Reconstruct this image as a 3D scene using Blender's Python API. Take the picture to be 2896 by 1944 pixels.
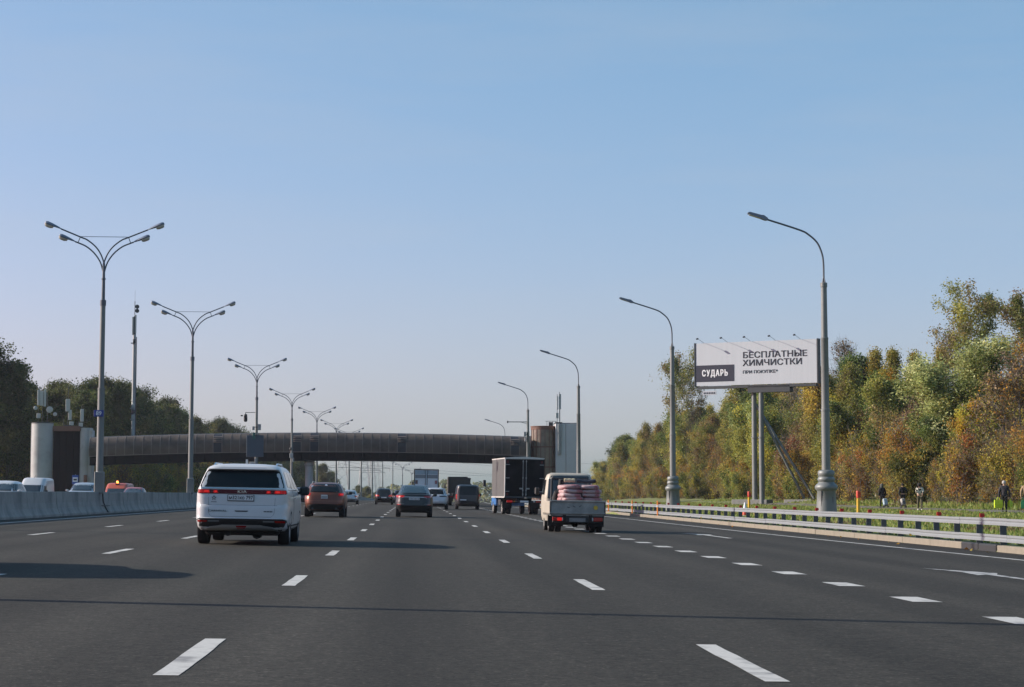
import bpy, math, random
import numpy as np
from mathutils import Vector, Matrix, Euler

R = math.radians
rnd = random.Random(7)
nrs = np.random.RandomState(7)
scene = bpy.context.scene
for o in list(bpy.data.objects):
    bpy.data.objects.remove(o)

# ------------------------------------------------------------------ camera
CAM_H = 1.13
cam_data = bpy.data.cameras.new('camera')
cam_data.sensor_width = 36.0
cam_data.lens = 68.2
cam_data.clip_start = 0.1
cam_data.clip_end = 20000
cam = bpy.data.objects.new('camera', cam_data)
scene.collection.objects.link(cam)
cam.location = (0, 0, CAM_H)
cam.rotation_euler = (R(90 + 4.445), 0, R(-2.915))
scene.camera = cam

# ------------------------------------------------------------------ sky and sun
SUN_EL = 25.0
SUN_DIR = Vector((-math.cos(R(9.5)), math.sin(R(9.5)), math.tan(R(SUN_EL)))).normalized()   # towards the sun
world = bpy.data.worlds.new('World')
scene.world = world
world.use_nodes = True
wn = world.node_tree.nodes
wl = world.node_tree.links
wn.clear()
sky = wn.new('ShaderNodeTexSky')
sky.sky_type = 'NISHITA'
sky.sun_disc = False
sky.sun_elevation = R(SUN_EL)
sky.sun_rotation = math.atan2(SUN_DIR.x, SUN_DIR.y)
sky.altitude = 150
sky.air_density = 1.0
sky.dust_density = 1.5
sky.ozone_density = 1.0
bg = wn.new('ShaderNodeBackground')
bg.inputs['Strength'].default_value = 0.10
wo = wn.new('ShaderNodeOutputWorld')
# camera response: a gain and a power for each channel of the whole sky
SKY_K = (1.39, 0.93, 1.22); SKY_P = (1.06, 0.62, 0.66)
sep = wn.new('ShaderNodeSeparateColor'); com = wn.new('ShaderNodeCombineColor')
wl.new(sky.outputs[0], sep.inputs[0])
for ch in range(3):
    m0 = wn.new('ShaderNodeMath'); m0.operation = 'MULTIPLY'; m0.inputs[1].default_value = 0.1
    m1 = wn.new('ShaderNodeMath'); m1.operation = 'POWER'; m1.inputs[1].default_value = SKY_P[ch]
    m2 = wn.new('ShaderNodeMath'); m2.operation = 'MULTIPLY'; m2.inputs[1].default_value = SKY_K[ch] / 0.141
    wl.new(sep.outputs[ch], m0.inputs[0]); wl.new(m0.outputs[0], m1.inputs[0]); wl.new(m1.outputs[0], m2.inputs[0]); wl.new(m2.outputs[0], com.inputs[ch])
# the faintest veil of high cirrus over the whole sky
wtc = wn.new('ShaderNodeTexCoord'); wmp = wn.new('ShaderNodeMapping'); wmp.inputs['Rotation'].default_value = (0, 0, R(25)); wmp.inputs['Scale'].default_value = (2.2, 6.0, 13.0)
wnz = wn.new('ShaderNodeTexNoise'); wnz.inputs['Scale'].default_value = 1.6; wnz.inputs['Detail'].default_value = 7; wnz.inputs['Roughness'].default_value = .6
wl.new(wtc.outputs['Generated'], wmp.inputs['Vector']); wl.new(wmp.outputs[0], wnz.inputs['Vector'])
wmr = wn.new('ShaderNodeMapRange'); wmr.inputs[1].default_value = .46; wmr.inputs[2].default_value = .80; wmr.inputs[3].default_value = 0; wmr.inputs[4].default_value = .22
wl.new(wnz.outputs['Fac'], wmr.inputs[0])
wmx = wn.new('ShaderNodeMix'); wmx.data_type = 'RGBA'; wmx.inputs['B'].default_value = (.52 / .141, .56 / .141, .62 / .141, 1)
wl.new(wmr.outputs[0], wmx.inputs['Factor']); wl.new(com.outputs[0], wmx.inputs['A']); wl.new(wmx.outputs['Result'], bg.inputs[0])
wl.new(bg.outputs[0], wo.inputs[0])

sun_data = bpy.data.lights.new('sun', 'SUN')
sun_data.energy = 5.0
sun_data.angle = R(0.53)
sun_data.color = (1.0, 0.945, 0.83)
sun = bpy.data.objects.new('sun', sun_data)
scene.collection.objects.link(sun)
sun.location = (-60, 20, 40)
sun.rotation_euler = SUN_DIR.to_track_quat('Z', 'Y').to_euler()

scene.view_settings.view_transform = 'Standard'
scene.view_settings.look = 'None'
scene.view_settings.exposure = 0.50
scene.view_settings.gamma = 1.0
scene.view_settings.use_curve_mapping = False
scene.render.engine = 'CYCLES'
scene.cycles.use_denoising = True
scene.cycles.max_bounces = 6
scene.cycles.diffuse_bounces = 3
scene.cycles.glossy_bounces = 3
scene.cycles.transmission_bounces = 4
scene.cycles.transparent_max_bounces = 8
scene.cycles.volume_bounces = 0
scene.cycles.caustics_reflective = False
scene.cycles.caustics_refractive = False
scene.cycles.sample_clamp_indirect = 6.0

# ------------------------------------------------------------------ materials
MATS = {}
def M(name, rgb, rough=0.6, metal=0.0, coat=0.0, nz=None, bump=None, emit=None, spec=0.5, streak=None, alt=None, coords='Object'):
    """principled material; nz=(scale, amount) mottles the colour, alt=(rgb, scale, lo, hi) blends a second colour in patches"""
    if name in MATS:
        return MATS[name]
    m = bpy.data.materials.new(name)
    m.use_nodes = True
    nt = m.node_tree
    n, l = nt.nodes, nt.links
    p = n['Principled BSDF']
    p.inputs['Base Color'].default_value = (*rgb, 1)
    p.inputs['Roughness'].default_value = rough
    p.inputs['Metallic'].default_value = metal
    p.inputs['Specular IOR Level'].default_value = spec
    if coat:
        p.inputs['Coat Weight'].default_value = coat
        p.inputs['Coat Roughness'].default_value = 0.05
    tc = n.new('ShaderNodeTexCoord')
    col = None
    if alt:
        t = n.new('ShaderNodeTexNoise'); t.inputs['Scale'].default_value = alt[1]; t.inputs['Detail'].default_value = 6
        l.new(tc.outputs[coords], t.inputs['Vector'])
        r = n.new('ShaderNodeMapRange'); r.inputs['From Min'].default_value = alt[2]; r.inputs['From Max'].default_value = alt[3]
        l.new(t.outputs['Fac'], r.inputs['Value'])
        mx = n.new('ShaderNodeMix'); mx.data_type = 'RGBA'
        mx.inputs['A'].default_value = (*rgb, 1); mx.inputs['B'].default_value = (*alt[0], 1)
        l.new(r.outputs[0], mx.inputs['Factor'])
        col = mx.outputs['Result']
    if nz:
        t = n.new('ShaderNodeTexNoise'); t.inputs['Scale'].default_value = nz[0]; t.inputs['Detail'].default_value = 8; t.inputs['Roughness'].default_value = 0.65
        if streak:
            mp = n.new('ShaderNodeMapping'); mp.inputs['Scale'].default_value = streak
            l.new(tc.outputs[coords], mp.inputs['Vector']); l.new(mp.outputs[0], t.inputs['Vector'])
        else:
            l.new(tc.outputs[coords], t.inputs['Vector'])
        r = n.new('ShaderNodeMapRange'); r.inputs['From Min'].default_value = 0.25; r.inputs['From Max'].default_value = 0.75
        r.inputs['To Min'].default_value = 1 - nz[1]; r.inputs['To Max'].default_value = 1 + nz[1]
        l.new(t.outputs['Fac'], r.inputs['Value'])
        mul = n.new('ShaderNodeMix'); mul.data_type = 'RGBA'; mul.blend_type = 'MULTIPLY'; mul.inputs['Factor'].default_value = 1
        if col is None: mul.inputs['A'].default_value = (*rgb, 1)
        else: l.new(col, mul.inputs['A'])
        l.new(r.outputs[0], mul.inputs['B'])
        col = mul.outputs['Result']
    if col is not None:
        l.new(col, p.inputs['Base Color'])
    if bump:
        t = n.new('ShaderNodeTexNoise'); t.inputs['Scale'].default_value = bump[0]; t.inputs['Detail'].default_value = 6
        l.new(tc.outputs[coords], t.inputs['Vector'])
        b = n.new('ShaderNodeBump'); b.inputs['Strength'].default_value = bump[1]; b.inputs['Distance'].default_value = 0.02
        l.new(t.outputs['Fac'], b.inputs['Height']); l.new(b.outputs[0], p.inputs['Normal'])
    if emit:
        p.inputs['Emission Color'].default_value = (*emit[0], 1)
        p.inputs['Emission Strength'].default_value = emit[1]
    MATS[name] = m
    return m

def paint(name, rgb, metal=0.0, rough=0.3):
    return M('paint_' + name, rgb, rough, metal, coat=0.35, nz=(3.0, 0.05))

BLACK_PLASTIC = M('black_plastic', (0.017, 0.018, 0.02), 0.55, nz=(12, 0.2))
TYRE = M('tyre_rubber', (0.014, 0.014, 0.015), 0.85, nz=(9, 0.25))
GLASS_DARK = M('tinted_glass', (0.008, 0.010, 0.012), 0.08, spec=0.28)
GLASS_BLUE = M('clear_car_glass', (0.03, 0.04, 0.05), 0.05, spec=0.7)
CHROME = M('chrome', (0.62, 0.63, 0.65), 0.18, 1.0)
RIM = M('alloy_rim', (0.35, 0.35, 0.36), 0.35, 0.9)
RIM_STEEL = M('steel_rim', (0.30, 0.29, 0.27), 0.6, 0.3, nz=(8, 0.2))
RED_LAMP = M('red_lamp_lens', (0.30, 0.008, 0.008), 0.2, coat=0.5)
RED_LIT = M('red_lamp_lit', (0.28, 0.006, 0.006), 0.35, emit=((1, 0.015, 0.01), 0.10), spec=.25)
RED_HOT = M('red_lamp_bright', (0.5, 0.01, 0.01), 0.35, emit=((1, 0.03, 0.02), 0.28), spec=.25)
RED_DARK = M('red_lamp_strip', (0.075, 0.004, 0.006), 0.3, spec=.25)
WHITE_LENS = M('clear_lens', (0.55, 0.56, 0.58), 0.15, coat=0.5)
AMBER = M('amber_lens', (0.6, 0.2, 0.02), 0.25)
PLATE = M('plate_white', (0.62, 0.63, 0.64), 0.45, nz=(20, 0.06))
PLATE_INK = M('plate_ink', (0.012, 0.012, 0.015), 0.6)
UNDER = M('underbody', (0.012, 0.012, 0.012), 0.9, nz=(6, 0.3))
STEEL_GREY = M('pole_steel', (0.155, 0.168, 0.165), 0.5, 0.15, nz=(1.5, 0.1))
STEEL_PALE = M('galvanised_steel', (0.30, 0.31, 0.31), 0.55, 0.4, nz=(2.5, 0.12))
STEEL_DARK = M('dark_steel', (0.05, 0.055, 0.06), 0.6, 0.3, nz=(4, 0.15))
LAMP_GREY = M('lamp_housing', (0.15, 0.18, 0.24), 0.45, 0.2)
LAMP_GLASS = M('lamp_bowl', (0.50, 0.49, 0.45), 0.3)

# ------------------------------------------------------------------ mesh helpers
COL = scene.collection

def tag(o, label=None, cat=None, group=None, kind=None):
    if label: o['label'] = label
    if cat: o['category'] = cat
    if group: o['group'] = group
    if kind: o['kind'] = kind
    return o

def empty(name, loc=(0, 0, 0), rz=0.0, label=None, cat=None, group=None):
    o = bpy.data.objects.new(name, None)
    o.empty_display_size = 0.3
    o.location = loc
    o.rotation_euler = (0, 0, rz)
    COL.objects.link(o)
    return tag(o, label, cat, group)

def inst(name, mesh, parent=None, loc=(0, 0, 0), rot=(0, 0, 0), scale=(1, 1, 1)):
    o = bpy.data.objects.new(name, mesh)
    o.location = loc; o.rotation_euler = rot; o.scale = scale
    COL.objects.link(o)
    if parent is not None: o.parent = parent
    return o

def copy_tree(o, parent=None):
    c = o.copy(); COL.objects.link(c); c.parent = parent
    for ch in list(o.children): copy_tree(ch, c)
    return c

class B:
    """collects shapes, builds ONE mesh object"""
    def __init__(s): s.v = []; s.f = []
    def add(s, vs, fs):
        k = len(s.v); s.v.extend([tuple(map(float, p)) for p in vs]); s.f.extend([tuple(i + k for i in q) for q in fs]); return s
    def box(s, c, d, rot=None, ch=0.0):
        hx, hy, hz = d[0] / 2, d[1] / 2, d[2] / 2
        ch = min(ch, hx * .9, hy * .9, hz * .9)
        if ch <= 0:
            vs = [(x, y, z) for x in (-hx, hx) for y in (-hy, hy) for z in (-hz, hz)]
            fs = [(0, 1, 3, 2), (4, 6, 7, 5), (0, 4, 5, 1), (2, 3, 7, 6), (0, 2, 6, 4), (1, 5, 7, 3)]
        else:
            vs, ix = [], {}
            for sx in (-1, 1):
                for sy in (-1, 1):
                    for sz in (-1, 1):
                        for a in range(3):
                            q = [sx * (hx - (0 if a == 0 else ch)), sy * (hy - (0 if a == 1 else ch)), sz * (hz - (0 if a == 2 else ch))]
                            ix[(sx, sy, sz, a)] = len(vs); vs.append(q)
            fs = []
            for a in range(3):
                b_, c_ = (a + 1) % 3, (a + 2) % 3
                for sg in (-1, 1):
                    q = []
                    for u, w in ((-1, -1), (1, -1), (1, 1), (-1, 1)):
                        t = [0, 0, 0]; t[a] = sg; t[b_] = u; t[c_] = w
                        q.append(ix[(*t, a)])
                    fs.append(tuple(q if sg > 0 else q[::-1]))
            for a in range(3):
                b_, c_ = (a + 1) % 3, (a + 2) % 3
                for u in (-1, 1):
                    for w in (-1, 1):
                        t0 = [0, 0, 0]; t0[a] = -1; t0[b_] = u; t0[c_] = w
                        t1 = list(t0); t1[a] = 1
                        q = (ix[(*t0, b_)], ix[(*t1, b_)], ix[(*t1, c_)], ix[(*t0, c_)])
                        fs.append(q if u * w > 0 else q[::-1])
            for sx in (-1, 1):
                for sy in (-1, 1):
                    for sz in (-1, 1):
                        q = tuple(ix[(sx, sy, sz, a)] for a in range(3))
                        fs.append(q if sx * sy * sz > 0 else q[::-1])
        if rot is not None:
            m = rot if isinstance(rot, Matrix) else Euler(rot).to_matrix()
            vs = [m @ Vector(p) for p in vs]
        return s.add([(p[0] + c[0], p[1] + c[1], p[2] + c[2]) for p in vs], fs)
    def tube(s, pts, rad, n=8, cap=True):
        pts = [Vector(p) for p in pts]
        if not hasattr(rad, '__len__'): rad = [rad] * len(pts)
        vs, fs = [], []
        up = None
        for i, p in enumerate(pts):
            t = (pts[min(i + 1, len(pts) - 1)] - pts[max(i - 1, 0)])
            if t.length < 1e-9: t = Vector((0, 0, 1))
            t.normalize()
            if up is None:
                up = Vector((1, 0, 0)) if abs(t.x) < .8 else Vector((0, 1, 0))
            a = (up - t * up.dot(t)).normalized(); b = t.cross(a); up = a
            for k in range(n):
                g = 2 * math.pi * k / n
                vs.append(p + (a * math.cos(g) + b * math.sin(g)) * rad[i])
        for i in range(len(pts) - 1):
            for k in range(n):
                k2 = (k + 1) % n
                fs.append((i * n + k, i * n + k2, (i + 1) * n + k2, (i + 1) * n + k))
        if cap:
            fs.append(tuple(range(n))[::-1]); fs.append(tuple((len(pts) - 1) * n + k for k in range(n)))
        return s.add(vs, fs)
    def lathe(s, prof, n=16, c=(0, 0, 0), axis='z', cap=True):
        vs, fs = [], []
        for r, h in prof:
            for k in range(n):
                g = 2 * math.pi * k / n
                a, b = r * math.cos(g), r * math.sin(g)
                p = (a, b, h) if axis == 'z' else ((h, a, b) if axis == 'x' else (b, h, a))
                vs.append((p[0] + c[0], p[1] + c[1], p[2] + c[2]))
        for i in range(len(prof) - 1):
            for k in range(n):
                k2 = (k + 1) % n
                fs.append((i * n + k, i * n + k2, (i + 1) * n + k2, (i + 1) * n + k))
        if cap:
            fs.append(tuple(range(n))[::-1]); fs.append(tuple((len(prof) - 1) * n + k for k in range(n)))
        return s.add(vs, fs)
    def prism(s, poly, a0, a1, axis='y'):
        """poly in the two other axes, extruded from a0 to a1"""
        n = len(poly)
        def pt(p, a): return {'x': (a, p[0], p[1]), 'y': (p[0], a, p[1]), 'z': (p[0], p[1], a)}[axis]
        vs = [pt(p, a0) for p in poly] + [pt(p, a1) for p in poly]
        fs = [tuple(range(n)), tuple(range(2 * n - 1, n - 1, -1))] + [(i, i + n, (i + 1) % n + n, (i + 1) % n) for i in range(n)]
        return s.add(vs, fs)
    def sheet(s, fn, nu, nv):
        vs = [fn(i / nu, j / nv) for j in range(nv + 1) for i in range(nu + 1)]
        w = nu + 1
        return s.add(vs, [(j * w + i, j * w + i + 1, (j + 1) * w + i + 1, (j + 1) * w + i) for j in range(nv) for i in range(nu)])
    def mesh(s, name, mat, smooth=None):
        me = bpy.data.meshes.new(name)
        me.from_pydata(s.v, [], s.f)
        me.materials.append(mat)
        if smooth is not None:
            for p in me.polygons: p.use_smooth = True
            try: me.set_sharp_from_angle(angle=R(smooth))
            except Exception: pass
        me.update()
        return me
    def build(s, name, mat, parent=None, smooth=None, loc=(0, 0, 0), rot=(0, 0, 0)):
        return inst(name, s.mesh(name, mat, smooth), parent, loc, rot)

def fix_normals(me):
    import bmesh
    bm = bmesh.new(); bm.from_mesh(me); bmesh.ops.recalc_face_normals(bm, faces=bm.faces); bm.to_mesh(me); bm.free()

def text_obj(name, body, size, mat, parent, loc, rot, sx=1.0, bold=0.0, thick=0.004, align='CENTER', spacing=1.0):
    cu = bpy.data.curves.new(name, 'FONT')
    cu.body = body; cu.size = size; cu.align_x = align; cu.align_y = 'CENTER'
    cu.extrude = thick; cu.offset = bold; cu.space_character = spacing; cu.resolution_u = 3
    t = bpy.data.objects.new(name + '_tmp', cu)
    COL.objects.link(t)
    dg = bpy.context.evaluated_depsgraph_get()
    me = bpy.data.meshes.new_from_object(t.evaluated_get(dg))
    me.materials.clear(); me.materials.append(mat)
    bpy.data.objects.remove(t); bpy.data.curves.remove(cu)
    return inst(name, me, parent, loc, rot, (sx, 1, 1))

# ------------------------------------------------------------------ the lie of the land
def cx(y):                       # the road bends gently to the right beyond 200 m
    return max(0.0, y - 200) ** 2 / 10000 if y < 700 else 25 + (y - 700) * 0.1
def vz(y):                       # and drops behind a long crest beyond 300 m
    if y < 300: return 0.0
    if y < 560: return -(y - 300) ** 2 / 16000
    return max(-9.0, -4.225 - (y - 560) * 0.0325)
MED = -14.45                     # the median barrier
CROSS = 0.0175                   # the carriageways fall away from the median
def road_z(s, y):
    return (-CROSS * s if s > MED else -CROSS * MED + CROSS * (s - MED)) + vz(y)
def edge_s(y):                   # kerb line on the near side
    if y < 135: return 13.95
    if y < 190: return 13.95 - 1.75 * (y - 135) / 55
    return 12.2
def W(s, y, dz=0.0):
    return (s + cx(y), y, road_z(s, y) + dz)
LEFT_EDGE = -34.0
def ground_z(s, y):
    e = edge_s(y)
    if s > e:
        b = road_z(e, y) + 0.14
        t = s - e
        return b + 0.008 * min(t, 20) + 0.075 * max(0, min(t - 20, 9)) + 0.02 * max(0, min(t - 29, 120))
    if s < LEFT_EDGE:
        t = LEFT_EDGE - s
        return road_z(LEFT_EDGE, y) + 0.12 + 0.015 * min(t, 150)
    return road_z(s, y) - 0.12
def GP(x, y, dz=0.0):            # a point on the ground from world x, y
    return (x, y, ground_z(x - cx(y), y) + dz)
HAZE = 0.00009
# ================================================================== ground, road
def asphalt():
    m = bpy.data.materials.new('asphalt'); m.use_nodes = True
    n, l = m.node_tree.nodes, m.node_tree.links
    p = n['Principled BSDF']
    tc = n.new('ShaderNodeTexCoord')
    def noise(scale, detail, vec=None, rough=0.6):
        t = n.new('ShaderNodeTexNoise'); t.inputs['Scale'].default_value = scale; t.inputs['Detail'].default_value = detail; t.inputs['Roughness'].default_value = rough
        l.new(vec if vec is not None else tc.outputs['Object'], t.inputs['Vector']); return t.outputs['Fac']
    def mapr(v, a, b, c, d):
        r = n.new('ShaderNodeMapRange'); r.inputs[1].default_value = a; r.inputs[2].default_value = b; r.inputs[3].default_value = c; r.inputs[4].default_value = d
        l.new(v, r.inputs[0]); return r.outputs[0]
    def math_(op, a, b):
        q = n.new('ShaderNodeMath'); q.operation = op
        for i, x in enumerate((a, b)):
            if isinstance(x, (int, float)): q.inputs[i].default_value = x
            else: l.new(x, q.inputs[i])
        return q.outputs[0]
    mp = n.new('ShaderNodeMapping'); mp.inputs['Scale'].default_value = (1.0, 0.025, 1.0); l.new(tc.outputs['Object'], mp.inputs['Vector'])
    lane = mapr(noise(0.85, 4, mp.outputs[0]), .3, .7, .80, 1.22)          # wear running along the lanes
    big = mapr(noise(0.12, 3), .3, .7, .93, 1.07)
    grain = mapr(noise(22, 5, rough=.85), .34, .66, .42, 1.62)               # chippings
    sp = n.new('ShaderNodeTexVoronoi'); sp.inputs['Scale'].default_value = 15; l.new(tc.outputs['Object'], sp.inputs['Vector'])
    stone = mapr(sp.outputs['Distance'], .05, .24, 2.4, 1.0)
    blot = mapr(noise(7.0, 3, rough=.6), .3, .7, .80, 1.20)
    big = math_('MULTIPLY', big, blot)
    sx = n.new('ShaderNodeSeparateXYZ'); l.new(tc.outputs['Object'], sx.inputs[0])
    ph = math_('MULTIPLY', math_('ADD', sx.outputs[0], 1.5 + .47), 2 * math.pi / 1.885)                # two wheel tracks a lane
    trk = mapr(math_('COSINE', ph, 0), -1, 1, 1.10, .86)
    lane = math_('MULTIPLY', lane, trk)
    k = math_('MULTIPLY', math_('MULTIPLY', lane, big), math_('MULTIPLY', grain, stone))
    mx = n.new('ShaderNodeMix'); mx.data_type = 'RGBA'; mx.blend_type = 'MULTIPLY'; mx.inputs['Factor'].default_value = 1
    mx.inputs['A'].default_value = (0.0378, 0.0348, 0.0290, 1); l.new(k, mx.inputs['B'])
    l.new(mx.outputs['Result'], p.inputs['Base Color'])
    p.inputs['Roughness'].default_value = 0.82
    p.inputs['Specular IOR Level'].default_value = 0.14
    b = n.new('ShaderNodeBump'); b.inputs['Strength'].default_value = 0.55; b.inputs['Distance'].default_value = 0.012
    l.new(noise(40, 4, rough=.7), b.inputs['Height']); l.new(b.outputs[0], p.inputs['Normal'])
    return m
ASPHALT = asphalt()
MARK = M('road_paint', (0.46, 0.45, 0.42), 0.7, nz=(26, 0.16), alt=((0.16, 0.155, 0.15), 3.5, 0.52, 0.72), coords='Object')
MARK_WORN = M('worn_road_paint', (0.36, 0.36, 0.35), 0.75, nz=(20, 0.25), alt=((0.06, 0.06, 0.06), 5.0, 0.52, 0.66))
GROUND = M('grass_ground', (0.135, 0.155, 0.040), 0.95, nz=(0.9, 0.4), alt=((0.14, 0.115, 0.050), 0.35, 0.52, 0.72), bump=(3, 0.5))
CONCRETE = M('barrier_concrete', (0.275, 0.264, 0.245), 0.85, nz=(1.3, 0.28), alt=((0.15, 0.15, 0.148), 0.8, 0.48, 0.70), bump=(9, 0.25))
KERB = M('kerb_stone', (0.20, 0.175, 0.135), 0.85, nz=(3, 0.16), bump=(20, 0.2))
RAIL = M('guardrail_zinc', (0.182, 0.198, 0.21), 0.6, 0.0, nz=(1.2, 0.07))

def strip(b, pts_l, pts_r):
    n = len(pts_l)
    b.add(pts_l + pts_r, [(i, n + i, n + i + 1, i + 1) for i in range(n - 1)])

ys = list(np.concatenate([np.arange(-60, 300, 12), np.arange(300, 720, 20), np.arange(720, 1400, 40)]))
b = B()
s_cols = [LEFT_EDGE, -28, -22, MED - .01, MED + .01, -10, -5, 0, 5, 9]
rows = []
for y in ys:
    row = [W(s, y) for s in s_cols] + [W(edge_s(y) + 0.02, y)]
    rows.append(row)
w = len(rows[0])
b.add([p for r in rows for p in r], [(j * w + i, j * w + i + 1, (j + 1) * w + i + 1, (j + 1) * w + i) for j in range(len(rows) - 1) for i in range(w - 1)])
road = b.build('road', ASPHALT, smooth=40)
tag(road, 'wide grey asphalt carriageways of the ring motorway', kind='structure')

gx = sorted(set([-1600, -1000, -600, -380, -260, -180, -130, -100, -80, -65, -52, -44, -38, LEFT_EDGE - .2, LEFT_EDGE + .2, -25, MED, -5, 6, 11, 13.90, 14.03, 17, 20, 24, 28, 32, 34, 37, 40, 43, 48, 56, 66, 80, 100, 130, 180, 260, 380, 600, 1000, 1600]))
gy = list(np.concatenate([np.arange(-80, 320, 10), np.arange(320, 720, 20), np.arange(720, 1500, 60), [1600, 1900, 2400, 3200, 4500, 7000]]))
b = B()
vs = []
for y in gy:
    for s in gx:
        if 13 < s < 15: s = s - 13.95 + edge_s(y)
        z = ground_z(s, y)
        z += (0.05 * math.sin(s * .9 + y * .31) + .04 * math.sin(y * .77 - s * .5)) * (1 if s > 17 or s < -38 else 0)
        vs.append((s + cx(min(y, 1500)), y, z))
w = len(gx)
b.add(vs, [(j * w + i, j * w + i + 1, (j + 1) * w + i + 1, (j + 1) * w + i) for j in range(len(gy) - 1) for i in range(w - 1)])
ground = b.build('ground', GROUND, smooth=60)
tag(ground, 'grassy ground on both sides of the motorway', kind='structure')

# ---- painted markings: each dash is a sheet of its own, child of the road
def mark_sheet(s0, s1, y0, y1, mat, name='lane_dash', dz=0.004, seg=1, ragged=0.0):
    b = B(); ra = ragged
    yy = [y0 + (y1 - y0) * i / seg for i in range(seg + 1)]
    f0 = s0 if callable(s0) else (lambda y: s0)
    f1 = s1 if callable(s1) else (lambda y: s1)
    strip(b, [W(f0(y) + rnd.uniform(-ra, ra), y + rnd.uniform(-ra, ra), dz) for y in yy], [W(f1(y) + rnd.uniform(-ra, ra), y + rnd.uniform(-ra, ra), dz) for y in yy])
    return b.build(name, mat, road)
for line, phase, y_end in ((-1.50, 13.55, 270), (2.28, 13.65, 270), (-5.36, 12.6, 270), (-9.13, 13.6, 270)):
    k = 0
    while True:
        yc = phase + 11.65 * k
        if yc > y_end: break
        mark_sheet(line - .08, line + .08, yc - 1.5, yc + 1.5, MARK, seg=6, ragged=.006)
        k += 1
for k in range(46):
    yc = 15.0 + 3.85 * k
    if yc > 11: mark_sheet(5.72, 6.08, yc - .57, yc + .57, MARK, name='wide_dash', seg=2, ragged=.006)
def edge_line(y):
    return float(np.interp(y, [0, 39, 64, 92, 140, 190, 300, 500], [13.2, 12.5, 11.95, 11.68, 11.45, 10.3, 10.3, 10.3]))
mark_sheet(lambda y: edge_line(y) - .08, lambda y: edge_line(y) + .08, 20, 420, MARK, name='edge_line', seg=80, ragged=.004)
mark_sheet(-13.0, -12.82, 20, 420, MARK, name='edge_line', seg=40, ragged=.004)
mark_sheet(-16.2, -16.05, 40, 420, MARK, name='edge_line', seg=40)
for line in (-19.8, -23.5, -27.2):
    for k in range(16):
        mark_sheet(line - .07, line + .07, 60 + 12 * k, 63 + 12 * k, MARK)
def arrow(dy, mat):
    b = B()
    pts = [(8.86, 33.6), (9.1, 32.0), (9.0, 30.7), (9.22, 31.0), (9.24, 29.0), (9.26, 26.5), (9.42, 26.5), (9.40, 29.0), (9.40, 31.0), (9.62, 31.7)]
    b.add([W(s, y + dy, .004) for s, y in pts], [(0, 1, 2, 3), (3, 4, 5, 6, 7, 8), (0, 3, 8, 9)])
    b.build('merge_arrow', mat, road)
arrow(0, MARK_WORN); arrow(30.5, MARK)
# ---- kerb stones
kerb = empty('kerb', (0, 0, 0)); tag(kerb, 'pale stone kerb under the guardrail', kind='structure')
kb = B(); kb.box((0.075, 0, -0.04), (0.15, 2.96, 0.40), ch=0.012)
kmesh = kb.mesh('kerb_stone', KERB)
y = 34.0
gaps = []
while y < 240:
    yc = y + 1.5
    s = edge_s(yc); z = road_z(s, yc)
    ang = math.atan2(edge_s(yc - 1.5) - edge_s(yc + 1.5), 3.0)
    if not (abs(yc - 47.5) < 1.0):
        inst('kerb_stone', kmesh, kerb, (s + cx(yc) + rnd.uniform(-.006, .006), yc, z + rnd.uniform(-.005, .005)), (0, 0, ang + rnd.uniform(-.002, .002)))
    else:
        gaps.append(yc)
    y += 3.0
DRAIN = M('drain_iron', (0.02, 0.02, 0.022), 0.7)
for yc in gaps:
    for q in (-.75, .75):
        bb = B(); bb.box((0.08, q, 0.0), (0.20, 1.4, 0.34), ch=.03)
        bb.build('drain_block', DRAIN, kerb, loc=(edge_s(yc), yc, road_z(edge_s(yc), yc)))

# ---- footpath where people walk
b = B()
yy = list(range(60, 190, 5))
strip(b, [GP(33.0, y, .07) for y in yy], [GP(34.9, y, .07) for y in yy])
tag(b.build('footpath', M('path_dirt', (0.105, 0.098, 0.072), 0.95, nz=(4, .2)), smooth=60), 'narrow worn footpath in the grass', kind='structure')

# ---- median barrier of concrete sections
barrier = empty('concrete_barrier', (MED, 30, .25), label='long pale concrete crash barrier along the median of the motorway', cat='barrier')
prof = [(-.33, -.05), (-.33, .08), (-.27, .17), (-.20, .33), (-.155, .55), (-.13, .96), (-.115, .985), (.115, .985), (.13, .96), (.155, .55), (.20, .33), (.27, .17), (.33, .08), (.33, -.05)]
bm_ = B(); bm_.prism(prof, -2.985, 2.985, 'y'); bmesh_ = bm_.mesh('barrier_section', CONCRETE); fix_normals(bmesh_)
bm_ = B(); bm_.prism(prof, -1.485, 1.485, 'y'); bmesh_s = bm_.mesh('barrier_section_short', CONCRETE); fix_normals(bmesh_s)
y = 31.0
while y < 480:
    ln, me = (3.0, bmesh_s) if abs(y + 1.5 - 89.5) < 2.0 else (6.0, bmesh_)
    yc = y + ln / 2
    p = W(MED, yc)
    ang = -math.atan2(cx(yc + 1) - cx(yc - 1), 2.0)
    o = inst('barrier_section', me, None, (p[0] + rnd.uniform(-.012, .012), p[1], p[2] + rnd.uniform(-.01, .01)), (math.atan2(vz(yc + 1) - vz(yc - 1), 2.0), 0, ang))
    o.parent = barrier; o.matrix_parent_inverse = Matrix.Translation((-MED, -30, -.25))
    y += ln
cb = B(); cb.tube([(MED + .15, 90.6, 1.22), (MED + .19, 90.6, .8), (MED + .26, 90.75, .55), (MED + .36, 91.0, .31)], .028, 6)
cb.tube([(MED + .24, 89.9, .62), (MED + .24, 92.2, .60)], .02, 5)
o = cb.build('cable', BLACK_PLASTIC, barrier); o.matrix_parent_inverse = Matrix.Translation((-MED, -30, -.25))

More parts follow.
